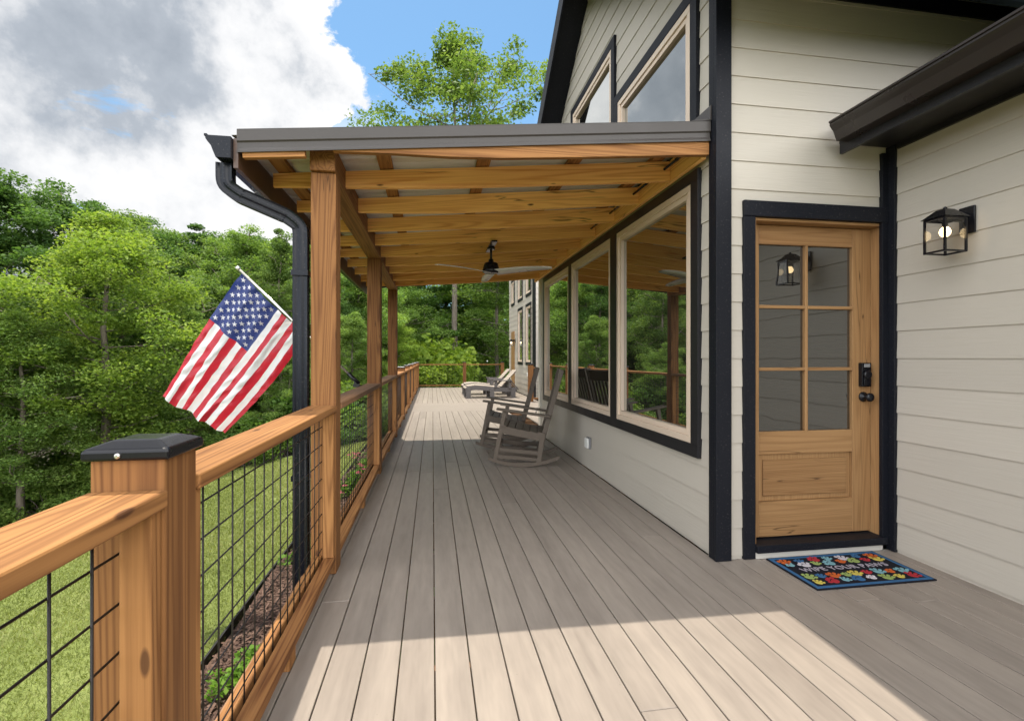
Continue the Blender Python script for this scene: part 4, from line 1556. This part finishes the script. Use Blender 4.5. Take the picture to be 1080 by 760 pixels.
# ------------------------------------------------------------------ railings
RAIL_T = 0.992
def rail_post(x0, y0, label, s=0.142, base=0.001, group='capped railing posts along the deck'):
    o = thing('railing_post', label, 'post', (x0 + s / 2, y0 + s / 2, 0), 0, group)
    mb = MB()
    mb.box(-s / 2, s / 2, -s / 2, s / 2, base, 1.062, 2)
    mb.build('timber', M['post_wood'], o, bevel=0.005)
    c = MB()
    h = s / 2 + 0.012
    b0 = [V3((-h, -h, 1.056)), V3((h, -h, 1.056)), V3((h, h, 1.056)), V3((-h, h, 1.056))]
    b1 = [V3((p.x, p.y, 1.079)) for p in b0]
    t = s / 2 * 0.62
    b2 = [V3((-t, -t, 1.095)), V3((t, -t, 1.095)), V3((t, t, 1.095)), V3((-t, t, 1.095))]
    c.sheet(b0[::-1], 0, 0.5)
    for a, b in ((b0, b1), (b1, b2)):
        for i in range(4):
            j = (i + 1) % 4
            c.sheet([a[i], a[j], b[j], b[i]], 0, 0.5)
    c.sheet(b2, 0, 0.5)
    me = c.mesh('cap', M['black'])
    import bmesh
    bm = bmesh.new()
    bm.from_mesh(me)
    bmesh.ops.remove_doubles(bm, verts=bm.verts, dist=1e-5)
    bmesh.ops.recalc_face_normals(bm, faces=bm.faces)
    bm.to_mesh(me)
    bm.free()
    cp = link_mesh('cap', me, o)
    bv = cp.modifiers.new('edge', 'BEVEL')
    bv.width = 0.006
    bv.segments = 3
    bv.limit_method = 'ANGLE'
    bv.angle_limit = R(15)
    k = MB()
    k.lathe([(0.006, 0), (0.006, 0.003), (0.003, 0.0045)], (-0.012, -h, 1.067), 10, 0, (0, -1, 0))
    k.build('screw', M['chrome'], cp)
    return o

def rail_section(y0, y1, label, wood_key='wood', top=True, foot=True, xa=PX0, xb=PX1, inset=0.0):
    """railing panel along y between two posts; origin at the deck"""
    xm = (xa + xb) / 2
    o = thing('wire_railing', label, 'railing', (xm, (y0 + y1) / 2, 0), 0, 'wire railing panels along the deck')
    h = (y1 - y0) / 2
    g = 0.0015
    mb = MB()
    warp = random.uniform(-0.004, 0.004)
    mb.box(-0.074, 0.078, -h + g, h - g, RAIL_T - 0.038, RAIL_T, 1)
    mb.build('top_rail', M[wood_key], o, bevel=0.005)
    mb = MB()
    mb.box(0.004, 0.068, -h + g, h - g, 0.072, 0.110, 1)
    mb.build('bottom_rail', M['wood'], o, bevel=0.004)
    mb = MB()
    mb.box(-0.050, -0.0085, -h + g, h - g, 0.045, 0.118, 1)
    mb.build('outer_strip', M['wood'], o, bevel=0.003)
    for s in (-1, 1):
        mb = MB()
        ya, yb = (-h + g, -h + 0.038) if s < 0 else (h - 0.038, h - g)
        mb.box(0.004, 0.064, ya, yb, 0.1115, RAIL_T - 0.0395, 2)
        mb.build('nailer', M['wood'], o, bevel=0.003)
    if foot:
        mb = MB()
        mb.box(0.010, 0.060, -0.044, 0.044, 0.001, 0.0715, 2)
        mb.build('foot', M['wood'], o, bevel=0.003)
    w = MB()
    xw = -0.003
    yy = -h + 0.05 + random.uniform(0, 0.06)
    while yy < h - 0.01:
        w.tube([(xw, yy, 0.06), (xw + random.uniform(-0.001, 0.001), yy + random.uniform(-0.002, 0.002), RAIL_T - 0.045)], 0.0027, 6)
        yy += 0.1016
    z = 0.155
    while z < RAIL_T - 0.06:
        w.tube([(xw - 0.0055, -h + 0.004, z), (xw - 0.0055, h - 0.004, z + random.uniform(-0.002, 0.002))], 0.0027, 6)
        z += 0.1016
    w.build('wire_mesh', M['wire'], o)
    return o

P1Y = 1.146
py = [-0.78, P1Y]
capped = [10.30, 12.60, 14.85, 17.30, 19.40, 21.14]
rail_post(PX0, -0.78, 'capped timber railing post just out of view beside the camera')
rail_post(PX0, P1Y, 'nearest timber railing post with a black pyramid cap in the lower left')
ord_ = ['first', 'second', 'third', 'fourth', 'fifth', 'corner']
for y, w in zip(capped, ord_):
    lab = 'corner timber post where the left railing meets the far railing' if w == 'corner' else \
        w + ' capped railing post beyond the farthest tall porch post on the left'
    rail_post(PX0, y, lab)
secs = [(-0.78 + 0.142, P1Y, 'nearest wire railing panel at the lower left edge of the photo'),
        (P1Y + 0.142, post_y[0], 'wire railing panel between the nearest capped post and the nearest tall porch post'),
        (post_y[0] + 0.142, post_y[1], 'wire railing panel with a dark weathered top rail between first and second tall porch posts'),
        (post_y[1] + 0.142, post_y[2], 'wire railing panel between second and third tall porch posts'),
        (post_y[2] + 0.142, capped[0], 'wire railing panel just beyond the farthest tall porch post')]
wordn = ['first and second', 'second and third', 'third and fourth', 'fourth and fifth']
for i in range(5):
    if i < 4:
        lab = 'wire railing panel between the %s capped posts beyond the porch' % wordn[i]
    else:
        lab = 'last panel of the left railing, ending at the far corner post'
    secs.append((capped[i] + 0.142, capped[i + 1], lab))
for i, (a, b, lab) in enumerate(secs):
    rail_section(a, b, lab, 'grey_wood' if i in (2, 3) else 'wood')

# far railing along x at the end of the deck
fx = [PX1, 1.29, 2.93]
rail_post(1.29, 21.14, 'timber post in the middle of the far railing behind the lounge chairs')
rail_post(2.93, 21.14, 'timber post at the right end of the far railing beside the house')
rail_post(2.74, 13.95, 'timber post of the short railing near the corner of the house', group=None)
def rail_x(x0, x1, y, label):
    o = thing('wire_railing', label, 'railing', ((x0 + x1) / 2, y, 0), 0, 'wire railing panels along the deck')
    h = (x1 - x0) / 2
    for (nm, a, b, c, d) in (('top_rail', -0.07, 0.07, RAIL_T - 0.038, RAIL_T), ('bottom_rail', -0.068, -0.004, 0.072, 0.11)):
        mb = MB()
        mb.box(-h + 0.001, h - 0.001, a, b, c, d, 0)
        mb.build(nm, M['wood'], o, bevel=0.004)
    w = MB()
    xx = -h + 0.06
    while xx < h:
        w.tube([(xx, 0.003, 0.06), (xx, 0.003, RAIL_T - 0.04)], 0.0025, 5)
        xx += 0.1016
    z = 0.155
    while z < RAIL_T - 0.06:
        w.tube([(-h, 0.009, z), (h, 0.009, z)], 0.0025, 5)
        z += 0.1016
    w.build('wire_mesh', M['wire'], o)
rail_x(PX1 + 0.002, 1.29, 21.21, 'left wire panel of the far railing across the end of the deck')
rail_x(1.29 + 0.142, 2.93, 21.21, 'right wire panel of the far railing behind the lounge chairs')
rail_x(2.74 + 0.142, 4.9, 14.02, 'short wire railing panel that runs behind the corner of the window wall')

# ------------------------------------------------------------------ flag on its pole
base = V3((-0.725, 4.97, RAIL_T + 0.045))
tip = at(252, 284, 4.93)
FL = thing('flag', 'american flag with stars and stripes hanging from a slanted pole fixed to the railing', 'flag', base)
mb = MB()
ax = (tip - base).normalized()
mb.tube([V3((0, 0, 0)) + ax * 0.02, tip - base], 0.0125, 12)
mb.build('pole', M['chrome'], FL)
mb = MB()
mb.lathe([(0.010, -0.01), (0.018, 0.0), (0.021, 0.012), (0.018, 0.026), (0.008, 0.034)], tip - base, 14, 0, ax)
mb.build('finial', M['chrome'], FL)
mb = MB()
mb.tube([ax * -0.03, ax * 0.11], 0.018, 12)
mb.box(-0.03, 0.03, -0.035, 0.035, -0.052, -0.020, 1)
mb.bar((0, 0, -0.03), ax * 0.03, 0.03, 0.03)
mb.build('bracket', M['black'], FL)
h0 = tip - ax * 0.035
h1 = h0 - ax * 0.80
f0 = at(170, 418, 4.78)
f1 = at(237, 458, 4.86)
def flag_pt(a, b):
    """a: 0 top .. 1 bottom along the hoist, b: 0 hoist .. 1 fly"""
    p = h0.lerp(h1, a).lerp(f0.lerp(f1, a), b)
    # gather at the hoist, folds that run down the fly and small crinkles
    fold = 0.030 * math.sin(a * 13.0 + b * 2.0 + 0.6) * (0.35 + b) * (1 - 0.2 * b) + 0.014 * math.sin(a * 27 - b * 5)
    crk = 0.007 * math.sin(a * 50 + b * 23 + 3 * math.sin(b * 9)) + 0.004 * math.sin(b * 61 + a * 17)
    p = p + V3((0, fold + crk, 0))
    bow = math.sin(math.pi * b) * (a - 0.35)
    perp = V3((0.05, 0, -0.045))
    p = p + perp * bow * 0.9
    p.z -= 0.035 * math.sin(math.pi * a) * (1 - b) ** 2
    p.z += 0.012 * math.sin(a * 20) * b
    return p - base
NA, NB = 13 * 6, 100
mb = MB()
for i in range(NA + 1):
    for j in range(NB + 1):
        mb.v.append(flag_pt(i / NA, j / NB))
for i in range(NA):
    for j in range(NB):
        q = [i * (NB + 1) + j, (i + 1) * (NB + 1) + j, (i + 1) * (NB + 1) + j + 1, i * (NB + 1) + j + 1]
        sidx = i // 6
        canton = sidx < 7 and j < 40
        mb.face(q, [mb.v[k] for k in q], 0.5, 2 if canton else (0 if sidx % 2 == 0 else 1), True)
mb.build('flag_cloth', [M['flag_red'], M['flag_white'], M['flag_blue']], FL)
mb = MB()
for r in range(9):
    cols = 6 if r % 2 == 0 else 5
    for c in range(cols):
        ca = (r + 1) / 10 * 7 / 13
        cb = ((2 * c + 1) if r % 2 == 0 else (2 * c + 2)) / 12 * 0.4
        for side in (1, -1):
            vs = []
            for k in range(10):
                an = math.pi / 2 + k * math.pi / 5
                rad = 0.026 if k % 2 == 0 else 0.0105
                da, db = -rad * math.cos(an) / 0.80, rad * math.sin(an) / 1.40
                vs.append(flag_pt(ca + da, cb + db) + V3((0, -0.0035 * side, 0)))
            ctr = flag_pt(ca, cb) + V3((0, -0.0035 * side, 0))
            b = len(mb.v)
            mb.v.extend(vs + [ctr])
            for k in range(10):
                q = [b + k, b + (k + 1) % 10, b + 10]
                mb.face(q, [mb.v[t] for t in q], 0.5)
mb.build('stars', M['flag_white'], FL)

# ------------------------------------------------------------------ door mat
MX0, MX1, MY0, MY1 = 2.07, 2.835, 2.385, 2.805
MAT = thing('doormat', 'black doormat with colourful paw prints and the words wipe your paws before the door', 'doormat', ((MX0 + MX1) / 2, (MY0 + MY1) / 2, 0.0))
mw, mh = (MX1 - MX0) / 2, (MY1 - MY0) / 2
mb = MB()
mb.box(-mw, mw, -mh, mh, 0.0015, 0.009, 0)
mat_mb = mb
mb = MB()
bw = 0.022
for (a, b, c, d) in ((-mw + 0.008, mw - 0.008, -mh + 0.008, -mh + 0.008 + bw), (-mw + 0.008, mw - 0.008, mh - 0.008 - bw, mh - 0.008),
                     (-mw + 0.008, -mw + 0.008 + bw, -mh + 0.008 + bw, mh - 0.008 - bw), (mw - 0.008 - bw, mw - 0.008, -mh + 0.008 + bw, mh - 0.008 - bw)):
    mb.box(a, b, c, d, 0.0085, 0.0105, 0, 0, 0.5)
mb.build('border', M['mat_blue'], MAT)
cols = ['orange', 'blue', 'red', 'teal', 'white', 'green', 'yellow']
pm = None
def blob(cx, cy, rx, ry, an, mi, z=0.0092):
    n = 14
    b = len(pm.v)
    for h in (0.0, 0.0022):
        for k in range(n):
            t = 2 * math.pi * k / n
            x, y = rx * math.cos(t) * (1 - (0.18 if h else 0)), ry * math.sin(t) * (1 - (0.18 if h else 0))
            pm.v.append(V3((cx + x * math.cos(an) - y * math.sin(an), cy + x * math.sin(an) + y * math.cos(an), z + h)))
    for k in range(n):
        k2 = (k + 1) % n
        pm.face([b + k, b + k2, b + n + k2, b + n + k], [V3((0, 0, 0))] * 4, 0.5, mi)
    pm.face([b + n + k for k in range(n)], [V3((0, 0, 0))] * n, 0.5, mi)
def paw(cx, cy, s, an, col):
    global pm
    pm = MB()
    mi = 0
    rot = lambda x, y: (cx + s * (x * math.cos(an) - y * math.sin(an)), cy + s * (x * math.sin(an) + y * math.cos(an)))
    x, y = rot(0, -0.35)
    blob(x, y, s * 0.72, s * 0.56, an, mi)
    for (a, b, q) in ((-0.84, 0.18, 0.7), (-0.32, 0.56, 0.2), (0.32, 0.56, -0.2), (0.84, 0.18, -0.7)):
        x, y = rot(a, b)
        blob(x, y, s * 0.27, s * 0.34, an + q * 0.4, mi)
    pm.build('paw_print', M['mat_' + col], MAT)
rows = [(0.148, ['orange', 'blue', 'red', 'teal', 'white', 'blue', 'orange']),
        (0.096, ['teal', 'white', 'green', 'teal', 'orange', 'green', 'red', 'yellow']),
        (-0.066, ['green', 'blue', 'orange', 'green', 'yellow', 'red', 'teal', 'orange', 'teal']),
        (-0.132, ['yellow', 'red', 'teal', 'blue', 'white', 'green', 'yellow', 'red'])]
rq = random.Random(4)
for y, cs in rows:
    for i, c in enumerate(cs):
        x = -mw + 0.08 + (2 * mw - 0.16) * (i / (len(cs) - 1))
        big = (i + int(y * 100)) % 2 == 0
        paw(x + rq.uniform(-0.006, 0.006), y + rq.uniform(-0.008, 0.008), 0.039 if big else 0.029, rq.uniform(-0.8, 0.8), c)
cu = bpy.data.curves.new('lettering', 'FONT')
cu.body = 'WIPE YOUR PAWS'
cu.size = 0.066
cu.align_x = 'CENTER'
cu.align_y = 'CENTER'
cu.extrude = 0.0012
cu.offset = 0.0002
cu.space_character = 1.08
to = bpy.data.objects.new('tmp_text', cu)
COL.objects.link(to)
bpy.context.view_layer.update()
me = bpy.data.meshes.new_from_object(to.evaluated_get(bpy.context.evaluated_depsgraph_get()))
bpy.data.objects.remove(to)
vb = len(mat_mb.v)
for v in me.vertices:
    mat_mb.v.append(V3((v.co.x, v.co.y + 0.016, v.co.z + 0.0103)))
for pg in me.polygons:
    q = [vb + k for k in pg.vertices]
    mat_mb.face(q, [mat_mb.v[k] for k in q], 0.5, 1)
mat_mb.build('base', [M['mat_base'], M['mat_letter']], MAT)

# ------------------------------------------------------------------ rocking chairs (local: faces -x, width along y)
def rocking_chair(loc, rz, label):
    o = thing('rocking_chair', label, 'rocking chair', loc, rz, 'brown rocking chairs under the porch roof')
    m = M['poly']
    W2 = 0.29
    def rock(x):                      # underside curve of the rocker
        return 0.10 * ((x - 0.02) / 0.42) ** 2 * 0.9
    for s in (-1, 1):
        mb = MB()
        n = 16
        top, bot = [], []
        for i in range(n + 1):
            x = -0.37 + 0.83 * i / n
            z = rock(x)
            h = 0.050 * (1 - 0.25 * abs(2 * i / n - 1))
            bot.append(V3((x, s * W2 - 0.016, z + 0.002)))
            top.append(V3((x, s * W2 - 0.016, z + 0.002 + h)))
        for i in range(n):
            mb.prism([bot[i], bot[i + 1], top[i + 1], top[i]], (0, 0.032, 0), 0, 0.5)
        mb.build('rocker', m, o)
        mb = MB()
        mb.bar((-0.29, s * W2, 0.075), (-0.175, s * W2, 0.655), 0.050, 0.036, (0, 1, 0))
        mb.build('front_leg', m, o, bevel=0.004)
        mb = MB()
        mb.bar((0.215, s * W2, 0.030), (0.268, s * W2, 0.40), 0.056, 0.036, (0, 1, 0))
        mb.bar((0.262, s * (W2 - 0.038), 0.30), (0.487, s * (W2 - 0.038), 1.13), 0.056, 0.034, (0, 1, 0))
        mb.build('back_post', m, o, bevel=0.004)
        mb = MB()
        mb.bar((-0.27, s * (W2 + 0.01), 0.675), (0.355, s * (W2 + 0.01), 0.588), 0.095, 0.024)
        mb.build('armrest', m, o, bevel=0.006)
        mb = MB()
        mb.bar((-0.215, s * W2, 0.435), (0.262, s * W2, 0.340), 0.030, 0.085)
        mb.bar((-0.262, s * W2, 0.205), (0.230, s * W2, 0.160), 0.026, 0.045)
        mb.bar((-0.278, s * W2, 0.125), (0.222, s * W2, 0.085), 0.024, 0.040)
        mb.build('side_rail', m, o, bevel=0.003)
    mb = MB()
    for k in range(6):
        f = (k + 0.5) / 6
        c = V3((-0.235 + 0.525 * f, 0, 0.488 - 0.100 * f - 0.020 * math.sin(math.pi * f)))
        mb.obox(c, (0, 1, 0), V3((1, 0, -0.22)), V3((0.22, 0, 1)), 2 * W2 + 0.02 if k else 2 * W2 + 0.06, 0.080, 0.020)
    mb.build('seat', m, o, bevel=0.003)
    mb = MB()
    def back_x(z):
        return 0.262 + (z - 0.30) * 0.271
    wdt = 2 * (W2 - 0.060)
    for z, h in ((0.46, 0.07), (1.05, 0.13)):
        mb.obox((back_x(z) + 0.004, 0, z), (0, 1, 0), V3((0.271, 0, 1)), V3((1, 0, -0.271)), wdt, h, 0.024)
    for k in range(6):
        y = -wdt / 2 + wdt * (k + 0.5) / 6
        mb.bar((back_x(0.50), y, 0.50), (back_x(0.985) + 0.012 , y, 0.985), 0.050, 0.014, (0, 1, 0)) if False else \
            mb.obox((back_x(0.74) + 0.004, y, 0.74), V3((0.271, 0, 1)), (0, 1, 0), V3((1, 0, -0.271)), 0.50, 0.052, 0.014)
    mb.build('backrest', m, o, bevel=0.003)
    mb = MB()
    mb.bar((-0.262, -W2 + 0.02, 0.22), (-0.262, W2 - 0.02, 0.22), 0.03, 0.04)
    mb.bar((0.236, -W2 + 0.02, 0.17), (0.236, W2 - 0.02, 0.17), 0.03, 0.04)
    mb.bar((-0.228, -W2 + 0.02, 0.425), (-0.228, W2 - 0.02, 0.425), 0.026, 0.085)
    mb.build('stretcher', m, o, bevel=0.003)
    return o
rocking_chair((1.065, 5.93, 0.0), R(-12), 'dark brown rocking chair nearer the camera, beside the big window')
rocking_chair((1.01, 7.02, 0.0), R(-11), 'dark brown rocking chair half hidden behind the nearer one')

# ------------------------------------------------------------------ chaise lounges (local: foot end at -x, back at +x)
def chaise(loc, rz, label):
    o = thing('lounge_chair', label, 'lounge chair', loc, rz, 'grey lounge chairs at the far end of the deck')
    g, t = M['poly_grey'], M['poly_tan']
    W2 = 0.33
    prof = [(-0.86, 0.30), (-0.80, 0.365), (-0.55, 0.395), (-0.25, 0.375), (0.05, 0.335), (0.45, 0.325), (0.78, 0.325)]
    def ztop(x):
        for (a, za), (b, zb) in zip(prof[:-1], prof[1:]):
            if a <= x <= b:
                return za + (zb - za) * (x - a) / (b - a)
        return prof[-1][1]
    for s in (-1, 1):
        mb = MB()
        top = [V3((x, s * W2 - 0.018, z)) for x, z in prof]
        bot = [V3((x, s * W2 - 0.018, max(0.19, z - 0.135))) for x, z in prof]
        for i in range(len(prof) - 1):
            mb.prism([bot[i], bot[i + 1], top[i + 1], top[i]], (0, 0.036, 0), 0, 0.5)
        mb.build('side_frame', g, o)
        for x in (-0.76, -0.02, 0.66):
            lg = MB()
            lg.box(x - 0.07, x + 0.07, s * W2 + (0.019 if s > 0 else -0.05), s * W2 + (0.05 if s > 0 else -0.019), 0.001, ztop(x) - 0.03, 2)
            lg.build('leg', g, o, bevel=0.004)
        mb = MB()
        mb.bar((0.02, s * (W2 + 0.05), 0.56), (0.62, s * (W2 + 0.05), 0.54), 0.11, 0.03)
        mb.bar((0.10, s * (W2 + 0.035), 0.32), (0.10, s * (W2 + 0.035), 0.545), 0.04, 0.09, (1, 0, 0))
        mb.bar((0.55, s * (W2 + 0.035), 0.30), (0.55, s * (W2 + 0.035), 0.53), 0.04, 0.09, (1, 0, 0))
        mb.build('armrest', g, o, bevel=0.004)
    mb = MB()
    x = -0.84
    while x < 0.22:
        z = ztop(x) + 0.014
        d = (ztop(x + 0.02) - ztop(x - 0.02)) / 0.04
        mb.obox((x, 0, z), (0, 1, 0), V3((1, 0, d)), V3((-d, 0, 1)), 2 * W2 + 0.04, 0.072, 0.022)
        x += 0.080
    mb.build('seat', t, o, bevel=0.003)
    mb = MB()
    ca, sa = math.cos(R(46)), math.sin(R(46))
    for k in range(9):
        d = 0.05 + 0.080 * k
        mb.obox((0.27 + d * ca, 0, 0.345 + d * sa), (0, 1, 0), V3((ca, 0, sa)), V3((-sa, 0, ca)), 2 * W2 - 0.05, 0.072, 0.022)
    mb.build('backrest', t, o, bevel=0.003)
    mb = MB()
    for s in (-0.7, 0.7):
        mb.bar((0.27, s * W2, 0.325), (0.27 + 0.76 * ca, s * W2, 0.325 + 0.76 * sa), 0.03, 0.035, (0, 1, 0))
        mb.bar((0.55, s * W2, 0.60), (0.86, s * W2, 0.24), 0.03, 0.05, (0, 1, 0))
    mb.build('back_support', g, o)
    return o
chaise((1.86, 15.75, 0), R(2), 'grey and tan slatted lounge chair nearer the camera on the sunny deck')
chaise((1.88, 17.15, 0), R(1), 'grey and tan slatted lounge chair behind the nearer one by the far railing')

# ------------------------------------------------------------------ world: sky with a bank of cloud
world = bpy.data.worlds.new('World')
SC.world = world
world.use_nodes = True
wn = NT(world)
bg = world.node_tree.nodes['Background']
SUN = V3((-0.07, 0.235, 1.0)).normalized()
elev = math.asin(SUN.z)
rot = math.atan2(SUN.x, SUN.y)
sky = wn.add('ShaderNodeTexSky', sky_type='NISHITA')
sky.sun_disc = False
sky.sun_elevation = elev
sky.sun_rotation = rot
sky.air_density = 1.0
sky.dust_density = 0.6
sky.ozone_density = 1.3
tc = wn.add('ShaderNodeTexCoord')
dirv = tc.outputs['Generated']
sep = wn.add('ShaderNodeSeparateXYZ')
wn.link(dirv, sep.inputs[0])
dx, dy, dz = sep.outputs
zz = wn.math('ADD', wn.math('MAXIMUM', dz, 0.0), 0.22)
comb = wn.add('ShaderNodeCombineXYZ')
wn.link(wn.math('DIVIDE', dx, zz), comb.inputs[0])
wn.link(wn.math('DIVIDE', dy, zz), comb.inputs[1])
wn.link(wn.math('MULTIPLY', dz, 1.5), comb.inputs[2])
pl = comb.outputs[0]
edge_n = wn.noise(dirv, 8.0, 8.0, 0.62, 0.2)
edge_b = wn.noise(dirv, 2.4, 2.0, 0.5)
az = R(-8.4)
side = wn.math('ADD', wn.math('MULTIPLY', dx, math.cos(az)), wn.math('MULTIPLY', dy, -math.sin(az)))
e = wn.math('ADD', side, wn.math('MULTIPLY_ADD', edge_n, 0.30, -0.15))
e = wn.math('ADD', e, wn.math('MULTIPLY_ADD', edge_b, 0.16, -0.08))
bank = wn.ramp(e, [(0.0, 1.0), (0.014, 0.0)])
gap_n = wn.noise(pl, 2.2, 6.0, 0.6, 0.4)
holes_ = wn.ramp(gap_n, [(0.27, 0.0), (0.36, 1.0)])
low_n = wn.noise(dirv, 6.0, 6.0, 0.6)
lowc = wn.math('MULTIPLY', wn.ramp(low_n, [(0.50, 0.0), (0.60, 1.0)]), wn.ramp(dz, [(0.34, 1.0), (0.46, 0.0)]))
rear_n = wn.noise(pl, 1.1, 5.0, 0.6, 0.3)
rear_fill = wn.math('MULTIPLY', wn.ramp(rear_n, [(0.36, 0.0), (0.48, 1.0)]), wn.ramp(dy, [(-0.12, 1.0), (0.02, 0.0)]))  # unseen cloud cover added behind the camera as fill light
cov = wn.math('MAXIMUM', wn.math('MULTIPLY', bank, holes_), wn.math('MULTIPLY', lowc, 0.9), clamp=True)
cov = wn.math('MAXIMUM', cov, rear_fill, clamp=True)
sh1 = wn.noise(dirv, 3.0, 7.0, 0.56, 0.1)
sh2 = wn.noise(dirv, 8.5, 8.0, 0.62, 0.0)
shf = wn.math('ADD', wn.math('MULTIPLY', sh1, 0.72), wn.math('MULTIPLY', sh2, 0.36))
rim = wn.ramp(e, [(-0.0, 0.0), (0.03, 1.0)])
rim = wn.ramp(wn.math('ADD', e, 0.10), [(0.0, 0.0), (0.13, 1.0)])
shf = wn.math('ADD', shf, wn.math('MULTIPLY', rim, 0.10))
ccol = wn.ramp(shf, [(0.36, (0.36, 0.41, 0.48)), (0.49, (0.52, 0.57, 0.64)), (0.585, (0.98, 0.99, 1.01)), (0.70, (1.22, 1.21, 1.20))])
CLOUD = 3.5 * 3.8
# cloud overhead and behind the camera, out of view, brightened to fill the shade
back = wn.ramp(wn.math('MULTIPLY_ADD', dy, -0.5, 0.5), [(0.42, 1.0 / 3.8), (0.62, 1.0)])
cs = wn.mix(1.0, ccol, (CLOUD, CLOUD, CLOUD), 'MULTIPLY')
lowb = wn.ramp(dz, [(0.05, 1.45), (0.75, 0.95)])  # extra boost low in the added rear cloud, fills faces towards the camera
cs = wn.mix(1.0, cs, wn.mix(rear_fill, (1.0, 1.0, 1.0), lowb), 'MULTIPLY')
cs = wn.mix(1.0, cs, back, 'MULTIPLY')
skyc = wn.mix(1.0, sky.outputs[0], (0.54, 0.71, 0.72), 'MULTIPLY')
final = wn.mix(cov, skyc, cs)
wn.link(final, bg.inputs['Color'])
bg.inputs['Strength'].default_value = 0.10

sd = bpy.data.lights.new('sun', 'SUN')
sd.energy = 2.05
sd.angle = R(0.53)
sd.color = (1.0, 0.93, 0.81)
so = bpy.data.objects.new('sun', sd)
COL.objects.link(so)
so.rotation_euler = (-SUN).to_track_quat('-Z', 'Y').to_euler()
so.location = (0, 5, 30)

# ------------------------------------------------------------------ camera and render settings
cam = bpy.data.cameras.new('camera')
co = bpy.data.objects.new('camera', cam)
COL.objects.link(co)
co.location = (0, 0, CAMH)
co.rotation_euler = (R(90), 0, -YAW)
cam.sensor_width = 36.0
cam.lens = 36.0 * F / 1080.0
cam.shift_y = -(380.0 - HOR) / 1080.0
cam.clip_start = 0.05
cam.clip_end = 2000
SC.camera = co

SC.render.engine = 'CYCLES'
SC.cycles.use_denoising = True
SC.cycles.max_bounces = 8
SC.cycles.diffuse_bounces = 4
SC.cycles.glossy_bounces = 4
SC.cycles.transparent_max_bounces = 12
SC.cycles.caustics_reflective = False
SC.cycles.caustics_refractive = False
SC.cycles.sample_clamp_indirect = 6.0
vs = SC.view_settings
SC.display_settings.display_device = 'sRGB'
vs.view_transform = 'Standard'
vs.look = 'None'
vs.exposure = 1.45
vs.gamma = 1.0
vs.use_curve_mapping = False
